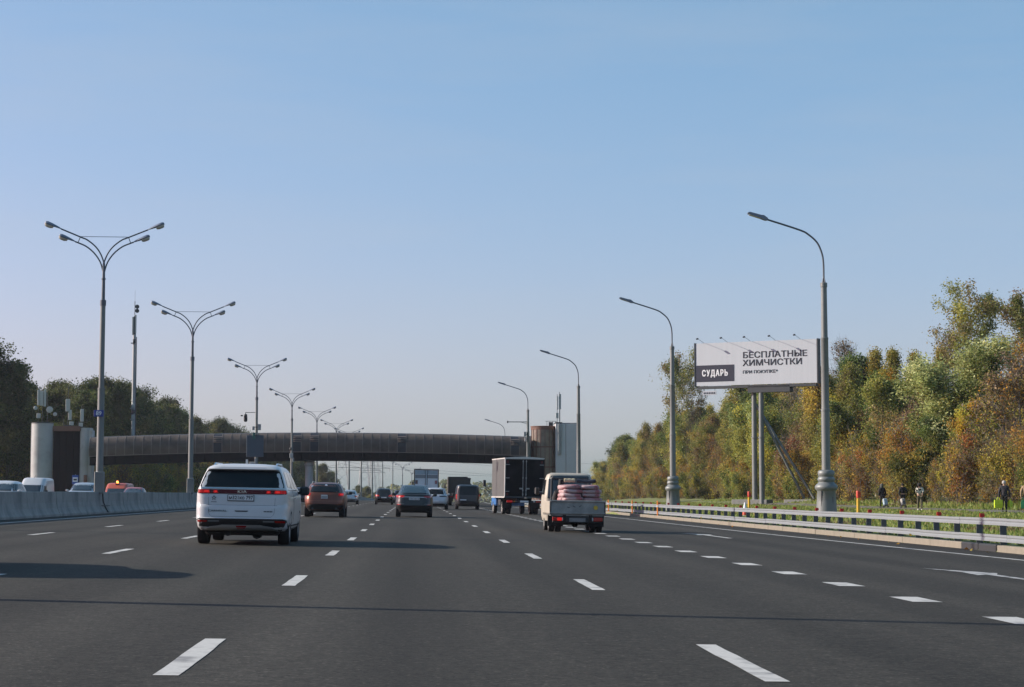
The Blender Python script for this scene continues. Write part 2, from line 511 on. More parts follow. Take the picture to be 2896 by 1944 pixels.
# ---- guardrail: beams, posts, reflectors
RAIL_S = 0.30
guard = empty('guardrail', (14.25, 30, -.25), label='two-beam zinc guardrail with red reflectors along the right edge', cat='guardrail')
ginv = Matrix.Translation((-14.25, -30, .25))
rp = [(-.05, -.085), (-.05, -.03), (-.035, -.012), (-.035, .012), (-.05, .03), (-.05, .085), (.0, .085), (.0, -.085)]
rb = B(); rb.prism(rp, -2.0, 2.0, 'y'); rmesh = rb.mesh('guardrail_beam', RAIL); fix_normals(rmesh)
pb = B(); pb.box((.10, 0, .19), (.11, .13, 1.15), ch=.008); pb.box((.02, -.05, .40), (.06, .02, .7))
pmesh = pb.mesh('guardrail_post', M('post_steel', (.11, .115, .12), .6, .3, nz=(3, .2)))
fb = B(); fb.prism([(-.065, .0), (.045, .0), (.065, .05), (.045, .10), (-.065, .10)], -.012, .012, 'y')
fb.box((0, .02, -.02), (.03, .02, .08))
fmesh = fb.mesh('reflector', M('reflector_red', (.55, .01, .01), .35)); fix_normals(fmesh)
def gpos(y):
    s = edge_s(y) + RAIL_S
    return s + cx(y), y, road_z(edge_s(y), y)
y = 34.0
i = 0
while y < 236:
    x, yy_, z = gpos(y + 2)
    x0 = gpos(y)[0]; x1 = gpos(y + 4)[0]
    ang = -math.atan2(x1 - x0, 4)
    for h in (.705, .305):
        o = inst('guardrail_beam', rmesh, guard, (x + rnd.uniform(-.006, .006), yy_, z + h + rnd.uniform(-.006, .006)), (0, rnd.uniform(-.01, .01), ang), (1, 1.0, 1)); o.matrix_parent_inverse = ginv
    for q in (0.7, 2.7):
        xx, yq, zz = gpos(y + q)
        o = inst('guardrail_post', pmesh, guard, (xx, yq, zz), (rnd.uniform(-.02, .02), rnd.uniform(-.02, .02), ang)); o.matrix_parent_inverse = ginv
    xx, yq, zz = gpos(y + 2.2)
    o = inst('reflector', fmesh, guard, (xx + .02, yq, zz + .80), (0, 0, ang + rnd.uniform(-.15, .15))); o.matrix_parent_inverse = ginv
    y += 4.0

# ================================================================== street lamps
def lamp_head(parent, p, tilt, side, ln=.80):
    """teardrop housing with a bowl under its outer half; p is the arm end, side +-1 outward along x"""
    b = B()
    n = 12
    prof = [(0, .035, .03), (.1, .07, .055), (.28, .12, .085), (.5, .17, .11), (.68, .175, .12), (.77, .13, .09), (ln, .05, .04)]
    vs, fs = [], []
    for t, hw, hh in prof:
        for k in range(n):
            g = 2 * math.pi * k / n
            zz = math.sin(g) * hh
            if zz < 0: zz *= .35
            vs.append((side * t, math.cos(g) * hw, zz))
    for i in range(len(prof) - 1):
        for k in range(n):
            fs.append((i * n + k, i * n + (k + 1) % n, (i + 1) * n + (k + 1) % n, (i + 1) * n + k))
    fs += [tuple(range(n)), tuple((len(prof) - 1) * n + k for k in range(n))]
    b.add(vs, fs)
    me = b.mesh('lamp_head', LAMP_GREY, 45); fix_normals(me)
    h = inst('lamp_head', me, parent, p, (0, -tilt * side, 0))
    b = B()
    prof2 = [(.36, .10, .01), (.39, .15, .09), (.5, .165, .125), (.66, .165, .125), (.74, .14, .10), (.775, .10, .01)]
    vs, fs = [], []
    for t, hw, hh in prof2:
        for k in range(7):
            g = math.pi * k / 6
            vs.append((side * t, math.cos(g) * hw, -.036 - math.sin(g) * hh))
    for i in range(len(prof2) - 1):
        for k in range(6):
            fs.append((i * 7 + k, i * 7 + k + 1, (i + 1) * 7 + k + 1, (i + 1) * 7 + k))
    fs += [tuple(range(7)), tuple((len(prof2) - 1) * 7 + k for k in range(7))]
    b.add(vs, fs)
    me = b.mesh('lamp_bowl', LAMP_GLASS, 45); fix_normals(me)
    inst('lamp_bowl', me, h)
    return h

ARM_STEEL = M('arm_steel', (.09, .105, .125), .5, .25)
def smooth_path(pts, k=4):
    P = [Vector(p) for p in pts]; out = []
    for i in range(len(P) - 1):
        p0, p1, p2, p3 = P[max(i - 1, 0)], P[i], P[i + 1], P[min(i + 2, len(P) - 1)]
        for j in range(k):
            t = j / k
            out.append(.5 * ((2 * p1) + (-p0 + p2) * t + (2 * p0 - 5 * p1 + 4 * p2 - p3) * t * t + (-p0 + 3 * p1 - 3 * p2 + p3) * t ** 3))
    return out + [P[-1]]

def median_lamp(loc, label):
    """origin at the barrier's top"""
    t = empty('median_street_lamp', loc, 0, label, 'street lamp', 'four-headed lamps along the median')
    z0 = -1.27
    b = B(); b.box((0, 0, .43), (.42, .42, 1.0), ch=.03); b.lathe([(.17, .93), (.15, 1.0), (.13, 1.02)], 16); b.build('pedestal', STEEL_GREY, t, 40)
    b = B(); b.lathe([(.165, .9), (.155, 5.95 + z0), (.165, 5.96 + z0), (.165, 6.05 + z0), (.125, 6.06 + z0), (.115, 9.95 + z0)], 16); b.build('pole', STEEL_GREY, t, 40)
    b = B(); b.lathe([(.14, 9.85 + z0), (.14, 10.1 + z0), (.085, 10.12 + z0), (.075, 11.05 + z0), (.10, 11.06 + z0), (.10, 11.12 + z0), (.07, 11.13 + z0), (.06, 11.75 + z0), (.03, 11.95 + z0)], 12); b.build('pole_top', ARM_STEEL, t, 40)
    for sd in (-1, 1):
        up = smooth_path([(0, 0, 11.6), (0, 0, 11.83), (.17, 0, 12.27), (.42, 0, 12.61), (.79, 0, 12.90), (1.075, 0, 13.02), (2.0, 0, 13.40)])
        lo = smooth_path([(.03, 0, 11.2), (.03, 0, 11.4), (.17, 0, 11.87), (.45, 0, 12.28), (.82, 0, 12.59), (1.2, 0, 12.76), (1.34, 0, 12.81)])
        for path in (up, lo):
            b = B(); b.tube([(sd * p.x, p.y, p.z + z0) for p in path], .034, 6); b.build('lamp_arm', ARM_STEEL, t, 60)
            e = path[-1]
            lamp_head(t, (sd * e.x, 0, e.z + z0), R(21), sd)
        b = B(); b.tube([(sd * 1.10, 0, 13.05 + z0), (sd * 1.21, 0, 12.76 + z0)], .02, 5); b.build('brace', ARM_STEEL, t)
    b = B(); b.tube([(-1.1, 0, 13.05 + z0), (1.1, 0, 13.05 + z0)], .014, 5); b.build('tie_rod', ARM_STEEL, t)
    return t

ORD = ['nearest', 'second', 'third', 'fourth', 'fifth', 'sixth', 'seventh', 'eighth', 'ninth', 'tenth', 'eleventh', 'twelfth', 'thirteenth', 'fourteenth', 'fifteenth']
lamp0 = median_lamp((-14.36, 90, 1.235), 'nearest four-headed grey street lamp on the median, carrying a blue 89 plate')
lamp_ys = [(127, 'second four-headed street lamp along the median, beyond the blue 89 plate'),
           (180, 'third four-headed street lamp on the median, hung with a camera and dark sign'),
           (231, 'fourth four-headed lamp on the median, with small grey boxes before the footbridge'),
           (280, 'fifth four-headed lamp on the median, first one rising behind the footbridge')]
yq = 326
for k in range(9):
    lamp_ys.append((yq, '%s four-headed median lamp counted from the camera, beyond the footbridge' % ORD[5 + k]))
    yq += 35.5
lamps = {90: lamp0}
for yq, lab in lamp_ys:
    c = copy_tree(lamp0); p = W(MED, yq); c.location = (p[0] + .03, p[1], p[2] + .985); c['label'] = lab; lamps[yq] = c
    c.rotation_euler = (R(rnd.uniform(-.4, .4)), R(rnd.uniform(-.4, .4)), -math.atan2(cx(yq + 1) - cx(yq - 1), 2))
lamp0.rotation_euler = (0, R(.25), 0)
for yq, lab in ((52.5, 'four-headed median street lamp just outside the frame, seen only by its shadow on the guardrail'),
                (21.6, 'four-headed median street lamp beside the camera, seen only by its shadow across the road')):
    c = copy_tree(lamp0); p = W(MED, yq); c.location = (p[0], p[1], p[2] + .985); c['label'] = lab

def roadside_lamp(loc, label):
    t = empty('roadside_street_lamp', loc, 0, label, 'street lamp', 'single-arm lamps on the right verge')
    b = B(); b.lathe([(.52, -.1), (.50, .35), (.46, .9), (.43, 1.42), (.46, 1.46), (.52, 1.52), (.545, 1.62), (.50, 1.72), (.40, 1.80), (.36, 1.86), (.40, 1.93), (.415, 2.0), (.38, 2.07), (.35, 2.11), (.385, 2.18), (.40, 2.27), (.38, 2.36), (.33, 2.41), (.21, 2.43)], 24); b.build('ornamental_base', STEEL_GREY, t, 50)
    b = B(); b.box((-.30, -.33, .75), (.04, .04, 1.4)); b.box((.22, -.38, .6), (.03, .05, 1.1)); b.build('base_seam', STEEL_DARK, t)
    b = B(); b.lathe([(.205, 2.4), (.20, 5.2), (.215, 5.21), (.215, 5.3), (.185, 5.32), (.175, 8.6), (.185, 8.62), (.185, 8.7), (.155, 8.72), (.14, 11.1), (.165, 11.12), (.165, 11.32), (.04, 11.34)], 18); b.build('pole', STEEL_GREY, t, 40)
    b = B(); path = smooth_path([(0, 0, 11.2), (0, 0, 11.7), (-.01, 0, 12.3), (-.08, 0, 12.75), (-.3, 0, 13.25), (-.70, 0, 13.62), (-1.14, 0, 13.85), (-2.72, 0, 14.35)], 4)
    b.tube(path, .045, 8)
    for k in range(4): b.tube([(.1 * math.cos(k * 1.57 + .4), .1 * math.sin(k * 1.57 + .4), 11.3), (0, 0, 11.75)], .015, 4)
    b.build('lamp_arm', ARM_STEEL, t, 60)
    b = B()
    b.prism([(0, -.05), (0, .05), (-.14, .10), (-.24, .13), (-.34, .10), (-.92, .075), (-1.0, .02), (-.98, -.02), (-.1, -.07)], -.16, .16, 'y')
    me = b.mesh('lamp_head', LAMP_GREY); fix_normals(me)
    h = inst('lamp_head', me, t, (-2.68, 0, 14.34), (0, R(17.5), 0))
    b = B(); b.box((-.62, 0, -.055), (.56, .26, .02)); b.build('lamp_lens', LAMP_GLASS, h)
    return t
r0 = roadside_lamp((19.5, 91, -.15), 'nearest single-arm street lamp behind the guardrail, with bulging ornamental base')
rl = {91: r0}
for x, yq, lab in ((17.72, 132, 'single-arm street lamp on the verge, next one beyond the nearest'),
                   (15.45, 181, 'single-arm street lamp standing before the grey stair tower'),
                   (13.78, 233, 'single-arm street lamp at the bridge end carrying a horizontal camera bar')):
    c = copy_tree(r0); g = GP(x, yq); c.location = (x, yq, g[2]); c['label'] = lab; rl[yq] = c
for k in range(5):
    yq = 345 + 70 * k
    c = copy_tree(r0); x = 14.2 + cx(yq); c.location = (x, yq, GP(x, yq)[2]); c['label'] = '%s single-arm verge lamp counted from the camera, far down the motorway' % ORD[4 + k]

# plate 89 on the nearest lamp
plate = empty('distance_plate', (-14.40, 89.78, 4.83), 0, 'blue plate with white number 89 on nearest median lamp', 'sign')
b = B(); b.box((0, 0, 0), (.44, .03, .30), ch=.01); b.build('plate', M('sign_blue', (.010, .035, .22), .4), plate)
text_obj('lettering', '89', .26, M('sign_white', (.75, .76, .78), .5), plate, (0, -.018, -.005), (R(90), 0, 0), bold=.004)
b = B(); b.box((0, .1, 0), (.06, .16, .2)); b.build('bracket', STEEL_DARK, plate)

# fittings on the third median lamp
GREY_BOX = M('cabinet_grey', (.30, .31, .31), .6, nz=(4, .1))
CAB_GREEN = M('cabinet_green', (.03, .12, .10), .6)
c3 = W(MED, 180)
t = empty('speed_camera', (c3[0] - .1, 179.8, 8.4), 0, 'dark surveillance camera on a bracket on third median lamp', 'camera')
b = B(); b.box((-.45, 0, .25), (.9, .05, .05)); b.box((-.88, 0, .1), (.05, .05, .3)); b.build('bracket', STEEL_DARK, t)
b = B(); b.lathe([(.05, .12), (.15, .05), (.17, -.25), (.17, -.5), (.12, -.6), (.03, -.62)], 12, (-.88, 0, 0)); b.build('housing', BLACK_PLASTIC, t, 45)
b = B(); b.box((-.88, -.2, -.1), (.16, .5, .16), ch=.02); b.box((-1.22, -.1, -.05), (.2, .2, .12), ch=.02); b.build('lens_unit', BLACK_PLASTIC, t)
t = empty('equipment_box', (c3[0] + .3, 179.75, 7.2), 0, 'pale equipment boxes clamped to third median lamp pole', 'box')
b = B(); b.box((0, 0, .1), (.28, .2, .55), ch=.02); b.box((-.55, 0, .0), (.22, .2, .35), ch=.02); b.build('cabinet', GREY_BOX, t)
b = B(); b.box((-.48, 0, -.7), (.26, .22, .6), ch=.02); b.build('green_cabinet', CAB_GREEN, t)
b = B(); b.box((-.3, 0, -.65), (.3, .3, .06)); b.box((-.3, 0, .1), (.55, .12, .06)); b.build('clamp', STEEL_DARK, t)
t = empty('road_sign', (c3[0] - .05, 179.7, 4.95), 0, 'large dark blue sign facing away on third median lamp', 'sign')
b = B(); b.box((-.02, 0, .6), (1.55, .05, 2.0), ch=.02); b.build('panel', M('sign_back', (.055, .075, .10), .5, .2, nz=(3, .1)), t)
b = B(); b.box((-.80, -.04, .6), (.03, .03, 2.0)); b.build('edge_strip', STEEL_PALE, t)
for zz in (0, 1.2):
    b = B(); b.box((0, .06, zz), (.5, .07, .08)); b.build('bracket', STEEL_DARK, t)
t = empty('control_cabinet', (c3[0] - .35, 179.75, 3.2), 0, 'light grey control cabinet low on third median lamp', 'box')
b = B(); b.box((0, 0, .4), (.42, .3, 1.0), ch=.03); b.box((.33, -.05, .55), (.16, .3, 1.3), ch=.02); b.build('cabinet', GREY_BOX, t)
b = B(); b.box((.02, -.16, .4), (.3, .015, .8)); b.build('door', STEEL_PALE, t)
c4 = W(MED, 231)
t = empty('equipment_box', (c4[0], 230.75, 5.7), 0, 'small pale box clamped to fourth median lamp before the footbridge', 'box')
b = B(); b.box((-.02, 0, 0), (.42, .3, .55), ch=.03); b.build('cabinet', GREY_BOX, t)
b = B(); b.box((.18, .0, -.5), (.2, .25, .5), ch=.03); b.build('lower_cabinet', STEEL_PALE, t)
b = B(); b.lathe([(.07, 0), (.13, .1), (.13, .28), (.06, .36)], 10, (-.12, 0, .6)); b.build('dome', BLACK_PLASTIC, t, 50)

# fittings on the fourth roadside lamp
t = empty('camera_bar', (13.78, 232.8, 9.75), 0, 'horizontal camera bar reaching left from lamp by the footbridge', 'camera bar')
b = B(); b.box((-1.25, 0, .05), (2.3, .09, .09)); b.tube([(-.1, 0, -.2), (-.9, 0, .05)], .025, 5); b.build('bar', STEEL_DARK, t)
b = B(); b.box((-2.45, -.05, .05), (.16, .3, .26), ch=.03); b.build('camera', BLACK_PLASTIC, t)
t = empty('equipment_box', (13.5, 232.8, 8.1), 0, 'grey equipment boxes on lamp at right end of footbridge', 'box')
b = B(); b.box((-.1, 0, .25), (.3, .3, .55), ch=.03); b.build('cabinet', GREY_BOX, t)
b = B(); b.box((-.02, 0, -.4), (.2, .25, .5), ch=.03); b.build('lower_cabinet', STEEL_PALE, t)
b = B(); b.box((.15, 0, .2), (.3, .1, .06)); b.box((.15, 0, -.35), (.3, .1, .06)); b.build('clamp', STEEL_DARK, t)

# ================================================================== footbridge
BR_PANEL = M('bridge_glazing', (.100, .079, .064), .5, spec=.25, nz=(.8, .22), alt=((.045, .038, .034), .55, .5, .72))
BR_RIB = M('bridge_rib', (.17, .135, .115), .55, nz=(2, .15))
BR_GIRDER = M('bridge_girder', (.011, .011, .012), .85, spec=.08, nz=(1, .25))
BR_LOUVRE = M('bridge_louvre', (.018, .02, .027), .6, nz=(2, .2))
BR_BROWN = M('rust_brown_cladding', (.16, .075, .05), .6, nz=(1.5, .2))
WHITE_CLAD = M('white_cladding', (.36, .365, .37), .6, nz=(.7, .12), alt=((.25, .255, .26), .5, .55, .75))
GREY_CLAD = M('grey_cladding', (.46, .47, .485), .6, nz=(.6, .08))
bridge = empty('footbridge', (-13.3, 250, 0), 0, 'enclosed brown footbridge with ribbed glazing spanning the motorway', 'footbridge')
X0, X1 = -40.95, 14.7
def arch(x): return .60 * (1 - ((x + 11.5) / 29.0) ** 2)
NP = 50
dxp = (X1 - X0) / NP
# barrel profile (y offset from the near face, z above the girder)
bar_prof = [(0.0, 0.0), (-.10, .55), (-.10, 1.1), (.02, 1.6), (.30, 2.0), (.75, 2.3), (1.35, 2.42)]
depth = 3.4
def prof_full(o):
    q = [(y - o * .9, z + (o if z > 1.9 else 0)) for y, z in bar_prof]
    return q + [(depth - y + 0.0, z) for y, z in q[::-1]]
louvre_at = []
for px in (495.7, 686, 723, 913, 1179):
    louvre_at.append(int(round(((px - 942) * 250 / 4425 - X0) / dxp - .5)))
brinv = Matrix.Translation((13.3, -250, 0))
for i in range(NP):
    xa, xb = X0 + i * dxp + .035, X0 + (i + 1) * dxp - .035
    xm = (xa + xb) / 2
    z0 = 5.95 + arch(xm)
    sl = (arch(xb) - arch(xa)) / (xb - xa)
    b = B()
    q = prof_full(0)
    n = len(q)
    vs = [(xa, 248.3 + y, z0 + z + sl * (xa - xm)) for y, z in q] + [(xb, 248.3 + y, z0 + z + sl * (xb - xm)) for y, z in q]
    b.add(vs, [(k, n + k, n + k + 1, k + 1) for k in range(n - 1)])
    lou = i in louvre_at
    me = b.mesh('glazing_panel', BR_LOUVRE if lou else BR_PANEL, 30)
    o = inst('louvre_panel' if lou else 'glazing_panel', me, bridge); o.matrix_parent_inverse = brinv
    if lou:
        for k in range(4):
            bb = B(); bb.box((xm, 248.3 - .13 + .07 * k * (k > 0), z0 + 1.32 + .22 * k), (xb - xa, .14, .05), (R(25), 0, 0))
            s2 = bb.build('louvre_slat', BR_RIB, o)
    # rib
    b = B()
    vs = []
    for xx in (X0 + i * dxp - .033, X0 + i * dxp + .033):
        zz = 5.95 + arch(xx)
        for y, z in prof_full(.035): vs.append((xx, 248.3 + y, zz + z))
        for y, z in prof_full(-.03): vs.append((xx, 248.3 + y, zz + z))
    n = len(prof_full(0))
    fs = [(k, k + 1, 2 * n + k + 1, 2 * n + k) for k in range(n - 1)] + [(k, n + k, n + k + 1, k + 1) for k in range(n - 1)] + [(2 * n + k, 2 * n + k + 1, 3 * n + k + 1, 3 * n + k) for k in range(n - 1)]
    b.add(vs, fs); o = b.build('rib', BR_RIB, bridge, 30); o.matrix_parent_inverse = brinv
    # girder skirt panel below
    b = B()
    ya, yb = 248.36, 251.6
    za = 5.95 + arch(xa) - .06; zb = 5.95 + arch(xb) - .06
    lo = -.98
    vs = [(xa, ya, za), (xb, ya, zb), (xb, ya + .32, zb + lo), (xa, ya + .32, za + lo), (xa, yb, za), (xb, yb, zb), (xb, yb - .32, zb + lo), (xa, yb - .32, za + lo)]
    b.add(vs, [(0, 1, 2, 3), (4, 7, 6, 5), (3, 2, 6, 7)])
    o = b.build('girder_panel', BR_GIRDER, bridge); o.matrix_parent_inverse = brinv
def long_strip(name, mat, y, z, hy, hz, inset=0.0):
    b = B(); N = 25; vs = []
    for i in range(N + 1):
        x = X0 + (X1 - X0) * i / N; zz = 5.95 + arch(x)
        vs += [(x, y - hy, zz + z - hz), (x, y + hy, zz + z - hz), (x, y + hy, zz + z + hz), (x, y - hy, zz + z + hz)]
    fs = []
    for i in range(N):
        for k in range(4): fs.append((i * 4 + k, i * 4 + (k + 1) % 4, i * 4 + 4 + (k + 1) % 4, i * 4 + 4 + k))
    b.add(vs, fs + [(0, 1, 2, 3), (N * 4, N * 4 + 3, N * 4 + 2, N * 4 + 1)]); me = b.mesh(name, mat); fix_normals(me)
    o = inst(name, me, bridge); o.matrix_parent_inverse = brinv
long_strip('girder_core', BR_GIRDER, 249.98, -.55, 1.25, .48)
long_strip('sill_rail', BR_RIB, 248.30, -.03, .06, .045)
long_strip('ridge_highlight_cap', STEEL_PALE, 250.0, 2.44, .4, .03)  # pale colour paints in the sunlit highlight along the top edge
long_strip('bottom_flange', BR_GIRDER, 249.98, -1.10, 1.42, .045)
long_strip('handrail_beam', BR_GIRDER, 249.0, .55, .04, .05)  # dark beam running inside the glazed tube
b = B(); b.lathe([(.50, 0), (.50, 4.62), (.60, 4.70), (.64, 4.76), (.64, 5.25), (.6, 5.3)], 20, (-13.28, 250, .1)); o = b.build('pier', WHITE_CLAD, bridge, 40); o.matrix_parent_inverse = brinv

# ---- left stair tower
ltow = empty('stair_tower', (-45, 252, -.2), 0, 'stair tower left of the motorway with white round ends and dark middle', 'tower')
def drum(parent, name, mat, x, y, r, h, panels=0):
    b = B(); b.lathe([(r, -.3), (r, h)], 36, (x, y, 0)); return b.build(name, mat, parent, 40)
drum(ltow, 'white_cylinder', WHITE_CLAD, -2.55, 0, 1.36, 10.45)
drum(ltow, 'white_cylinder', WHITE_CLAD, 2.9, .6, .85, 9.85)
b = B(); b.box((3.2, .9, 4.7), (1.2, 2.0, 9.7), ch=.05); b.build('side_block', WHITE_CLAD, ltow)
DARK_GLZ = M('dark_brown_glazing', (.010, .008, .008), .85, spec=.1, nz=(.8, .2))
for k in range(4):
    xx = -1.15 + k * .87
    b = B(); b.box((xx + .42, .35 - .12 * math.sin((k + .5) / 4 * math.pi), 4.8), (.83, .5, 9.3), ch=.02); b.build('dark_panel', DARK_GLZ, ltow)
b = B(); b.box((.55, .2, 9.75), (3.5, .9, .65), ch=.03); b.build('fascia', BR_BROWN, ltow)
b = B(); b.box((3.75, -.4, 9.55), (.35, .5, .35)); b.build('lamp_box', WHITE_CLAD, ltow)
b = B(); b.lathe([(1.42, 10.4), (1.42, 10.5), (1.3, 10.52)], 30, (-2.55, 0, 0)); b.build('roof_edge', STEEL_DARK, ltow)
b = B(); b.tube([(-3.9, -.25, .2), (-3.9, -.25, 10.4)], .05, 6); b.build('drainpipe', STEEL_PALE, ltow)
b = B(); b.box((2.2, .75, 5.2), (1.6, 1.2, 1.2)); b.build('landing', BR_GIRDER, ltow)
b = B(); b.box((3.1, -.5, 3.2), (.4, .4, 1.2), ch=.04); b.build('bracket', BR_BROWN, ltow)

ANT = M('antenna_shell', (.36, .38, .37), .5, nz=(3, .06))
def antenna(name, loc, label, panels, poles, dishes=()):
    t = empty(name, loc, 0, label, 'antenna')
    for (x, z, w, h) in panels:
        b = B(); b.box((x, -.12, z + h / 2), (w, .16, h), ch=.03); b.build('antenna_panel', ANT, t)
    for (x, z0, z1) in poles:
        b = B(); b.tube([(x, 0, z0), (x, 0, z1)], .035, 6); b.build('mast', STEEL_DARK, t)
    for (x, z, r) in dishes:
        b = B(); b.lathe([(r * .3, .22), (r, .06), (r, -.05), (r * .7, -.1)], 16, (x, -.2, z), 'y'); b.build('dish', ANT, t, 40)
    b = B(); b.box((0, 0, .05), (.9, .5, .1)); b.build('footing', STEEL_DARK, t)
    return t
antenna('antenna_mast', (-47.7, 252, 10.28), 'cluster of white panel antennas with dishes on white cylinder of left tower', [(-.4, 2.25, .3, 2.0), (.0, 2.2, .42, 1.9), (.42, 2.1, .3, 2.2), (-.35, .6, .5, .6)], [(-.4, 0, 4.6), (.1, 0, 4.2), (.75, 0, 5.6)], [(-.75, 1.9, .26), (1.05, 1.7, .42), (1.75, 1.1, .25)])
antenna('antenna_mast', (-44.35, 252, 9.9), 'two stacked panel antennas with tall rod on dark middle of left tower', [(0, 1.85, .55, 1.6), (.3, .75, .4, 1.3), (.5, .05, .55, .5)], [(0, 0, 5.1), (.3, 0, 2.2), (-.55, 0, .9)])
antenna('antenna_mast', (-42.6, 252, 9.7), 'slim white antenna on right end of left tower', [(.08, .75, .42, 1.6), (-.05, .1, .5, .5)], [(0, 0, 2.8), (-.4, 0, .8)])
# ---- right stair tower
rtow = empty('stair_tower', (18, 251, -.1), 0, 'stair tower right of the motorway, brown drum beside a grey block', 'tower')
b = B(); b.lathe([(1.62, -.3), (1.62, 9.85)], 40, (-1.1, .2, 0)); b.build('brown_drum', M('drum_glazing', (.20, .155, .12), .4, nz=(.9, .25), alt=((.10, .075, .06), .7, .5, .7)), rtow, 40)
for k in range(9):
    a = R(180 + 12 + k * 20)
    b = B(); b.box((-1.1 + 1.64 * math.cos(a), .2 + 1.64 * math.sin(a), 4.8), (.06, .06, 9.9), (0, 0, a)); b.build('mullion', BR_BROWN, rtow)
for zz in (9.75, 7.3, 4.7, 2.1):
    b = B(); b.lathe([(1.645, zz - (.2 if zz > 9 else .06)), (1.66, zz - .05), (1.66, zz + .1), (1.63, zz + .12)], 40, (-1.1, .2, 0), cap=False); b.build('drum_ring', BR_BROWN, rtow, 40)
b = B(); b.lathe([(1.7, 9.9), (1.72, 10.02), (1.5, 10.05)], 40, (-1.1, .2, 0)); b.build('roof_edge', BR_BROWN, rtow)
for x, wd in ((.98, 1.3), (2.38, 1.42)):
    b = B(); b.box((x, 0, 5.0), (wd, 3.2, 10.65), ch=.03); b.build('grey_panel', GREY_CLAD, rtow)
b = B(); b.box((1.7, .2, 10.37), (2.85, 3.3, .1)); b.build('roof_cap', STEEL_DARK, rtow)
b = B(); b.box((-2.75, .9, 4.4), (.8, .8, 8.8), ch=.05); b.build('white_return', WHITE_CLAD, rtow)
b = B(); b.box((.75, -1.72, 8.3), (.26, .2, 4.0), ch=.03); b.tube([(.95, -1.72, 6.3), (1.15, -1.72, 10.3)], .05, 5); b.build('cable_duct', STEEL_PALE, rtow)
b = B()
for k in range(4): b.box((-.65 + k * .38, .5, 10.35), (.05, .05, .75))
b.box((-.1, .5, 10.7), (1.5, .05, .05)); b.box((-.15, .6, 10.32), (.5, .3, .5)); b.build('roof_railing', STEEL_DARK, rtow)
antenna('antenna_mast', (18.75, 249.6, 10.3), 'pair of tall white panel antennas on right stair tower', [(.14, 1.75, .3, 2.0), (-.2, 1.7, .17, 1.8), (-.22, .6, .35, .7)], [(.1, 0, 4.0), (-.2, 0, 3.7), (.15, 0, 1.7)])

# ================================================================== billboard
def bold_text(name, body, size, mat, parent, loc, sx, wgt, align='LEFT', spacing=1.0):
    objs = [text_obj(name, body, size, mat, parent, (loc[0] + dx, loc[1] - .002 * k, loc[2] + dz), (R(90), 0, 0), sx=sx, align=align, spacing=spacing) for k, (dx, dz) in enumerate(((-wgt, -wgt * .5), (wgt, -wgt * .5), (-wgt, wgt * .5), (wgt, wgt * .5), (0, 0)))]
    keep = objs[0]
    B_ = B()
    for o in objs:
        m = Matrix.Translation(Vector(o.location) - Vector(keep.location)) @ Euler((R(90), 0, 0)).to_matrix().to_4x4() @ Matrix.Diagonal((sx, 1, 1, 1))
        B_.add([m @ v.co for v in o.data.vertices], [tuple(p.vertices) for p in o.data.polygons])
    me = B_.mesh(name, mat)
    for o in objs[1:]: bpy.data.objects.remove(o)
    keep.data = me; keep.rotation_euler = (0, 0, 0); keep.scale = (1, 1, 1)
    return keep
BS = .82
bx, by, bz = 32.75, 184.0, .58
ang = math.atan2(-8.0, 12.85)
bill = empty('billboard', (bx, by, bz), ang, 'tall white billboard on two round posts before the wood', 'billboard')
bill.scale = (BS, BS, BS)
BW, BH, BZ = 15.1, 5.05, 13.45
VINYL = M('billboard_vinyl', (.47, .495, .535), .6, nz=(.9, .045), streak=(3.0, 1.0, .12))
b = B(); b.box((0, -.12, BZ + BH / 2), (BW, .06, BH)); b.build('poster', VINYL, bill)
b = B()
b.box((0, .28, BZ + BH / 2), (BW + .1, .7, BH - .1)); b.build('back_frame', STEEL_DARK, bill)
for x in (-BW / 2 - .12, BW / 2 + .12):
    b = B(); b.box((x, .2, BZ + BH / 2), (.14, .85, BH + .12), ch=.02); b.build('side_frame', STEEL_DARK, bill)
b = B(); b.box((0, .3, BZ - .2), (BW - .3, .8, .3)); b.box((1.6, .5, BZ - .55), (5.2, 1.2, .75)); b.build('catwalk', STEEL_DARK, bill)
INK = M('billboard_ink', (.010, .011, .024), .6)
NAVY = M('billboard_navy', (.010, .014, .034), .55, nz=(2, .1))
b = B(); b.box((-BW / 2 + 2.46, -.165, BZ + 1.45), (4.86, .02, 1.95)); b.build('logo_panel', NAVY, bill)
BWHITE = M('billboard_white', (.74, .75, .78), .6)
bold_text('logo_lettering', 'СУДАРЬ', 1.02, BWHITE, bill, (-BW / 2 + 2.46, -.19, BZ + 1.44), .66, .035, 'CENTER', 1.3)
xl = -1.60
bold_text('headline', 'БЕСПЛАТНЫЕ', .98, INK, bill, (xl, -.165, BZ + 3.42), 1.175, .022)
bold_text('headline', 'ХИМЧИСТКИ', .98, INK, bill, (xl, -.165, BZ + 2.50), 1.155, .022)
bold_text('subline', 'ПРИ ПОКУПКЕ*', .50, INK, bill, (xl, -.165, BZ + 1.46), 1.15, .010)
for k, x in enumerate((-6.55, -3.55, -.65, 2.45, 5.55)):
    b = B(); b.tube([(x, .2, BZ + BH), (x - .15, -.9, BZ + BH + .35), (x - .2, -1.35, BZ + BH + .45)], .022, 5); b.build('light_arm', STEEL_DARK, bill)
    b = B(); b.box((x - .2, -1.48, BZ + BH + .45), (.24, .26, .16), (R(20), 0, 0), ch=.03); b.build('floodlight', STEEL_DARK, bill)
for x, y in ((-.62, .9), (.55, .2)):
    b = B(); b.lathe([(.31, -.8), (.31, 7.2), (.39, 7.22), (.39, 7.32), (.30, 7.34), (.28, BZ - .3)], 18, (x, y, 0)); b.build('post', STEEL_GREY, bill, 40)
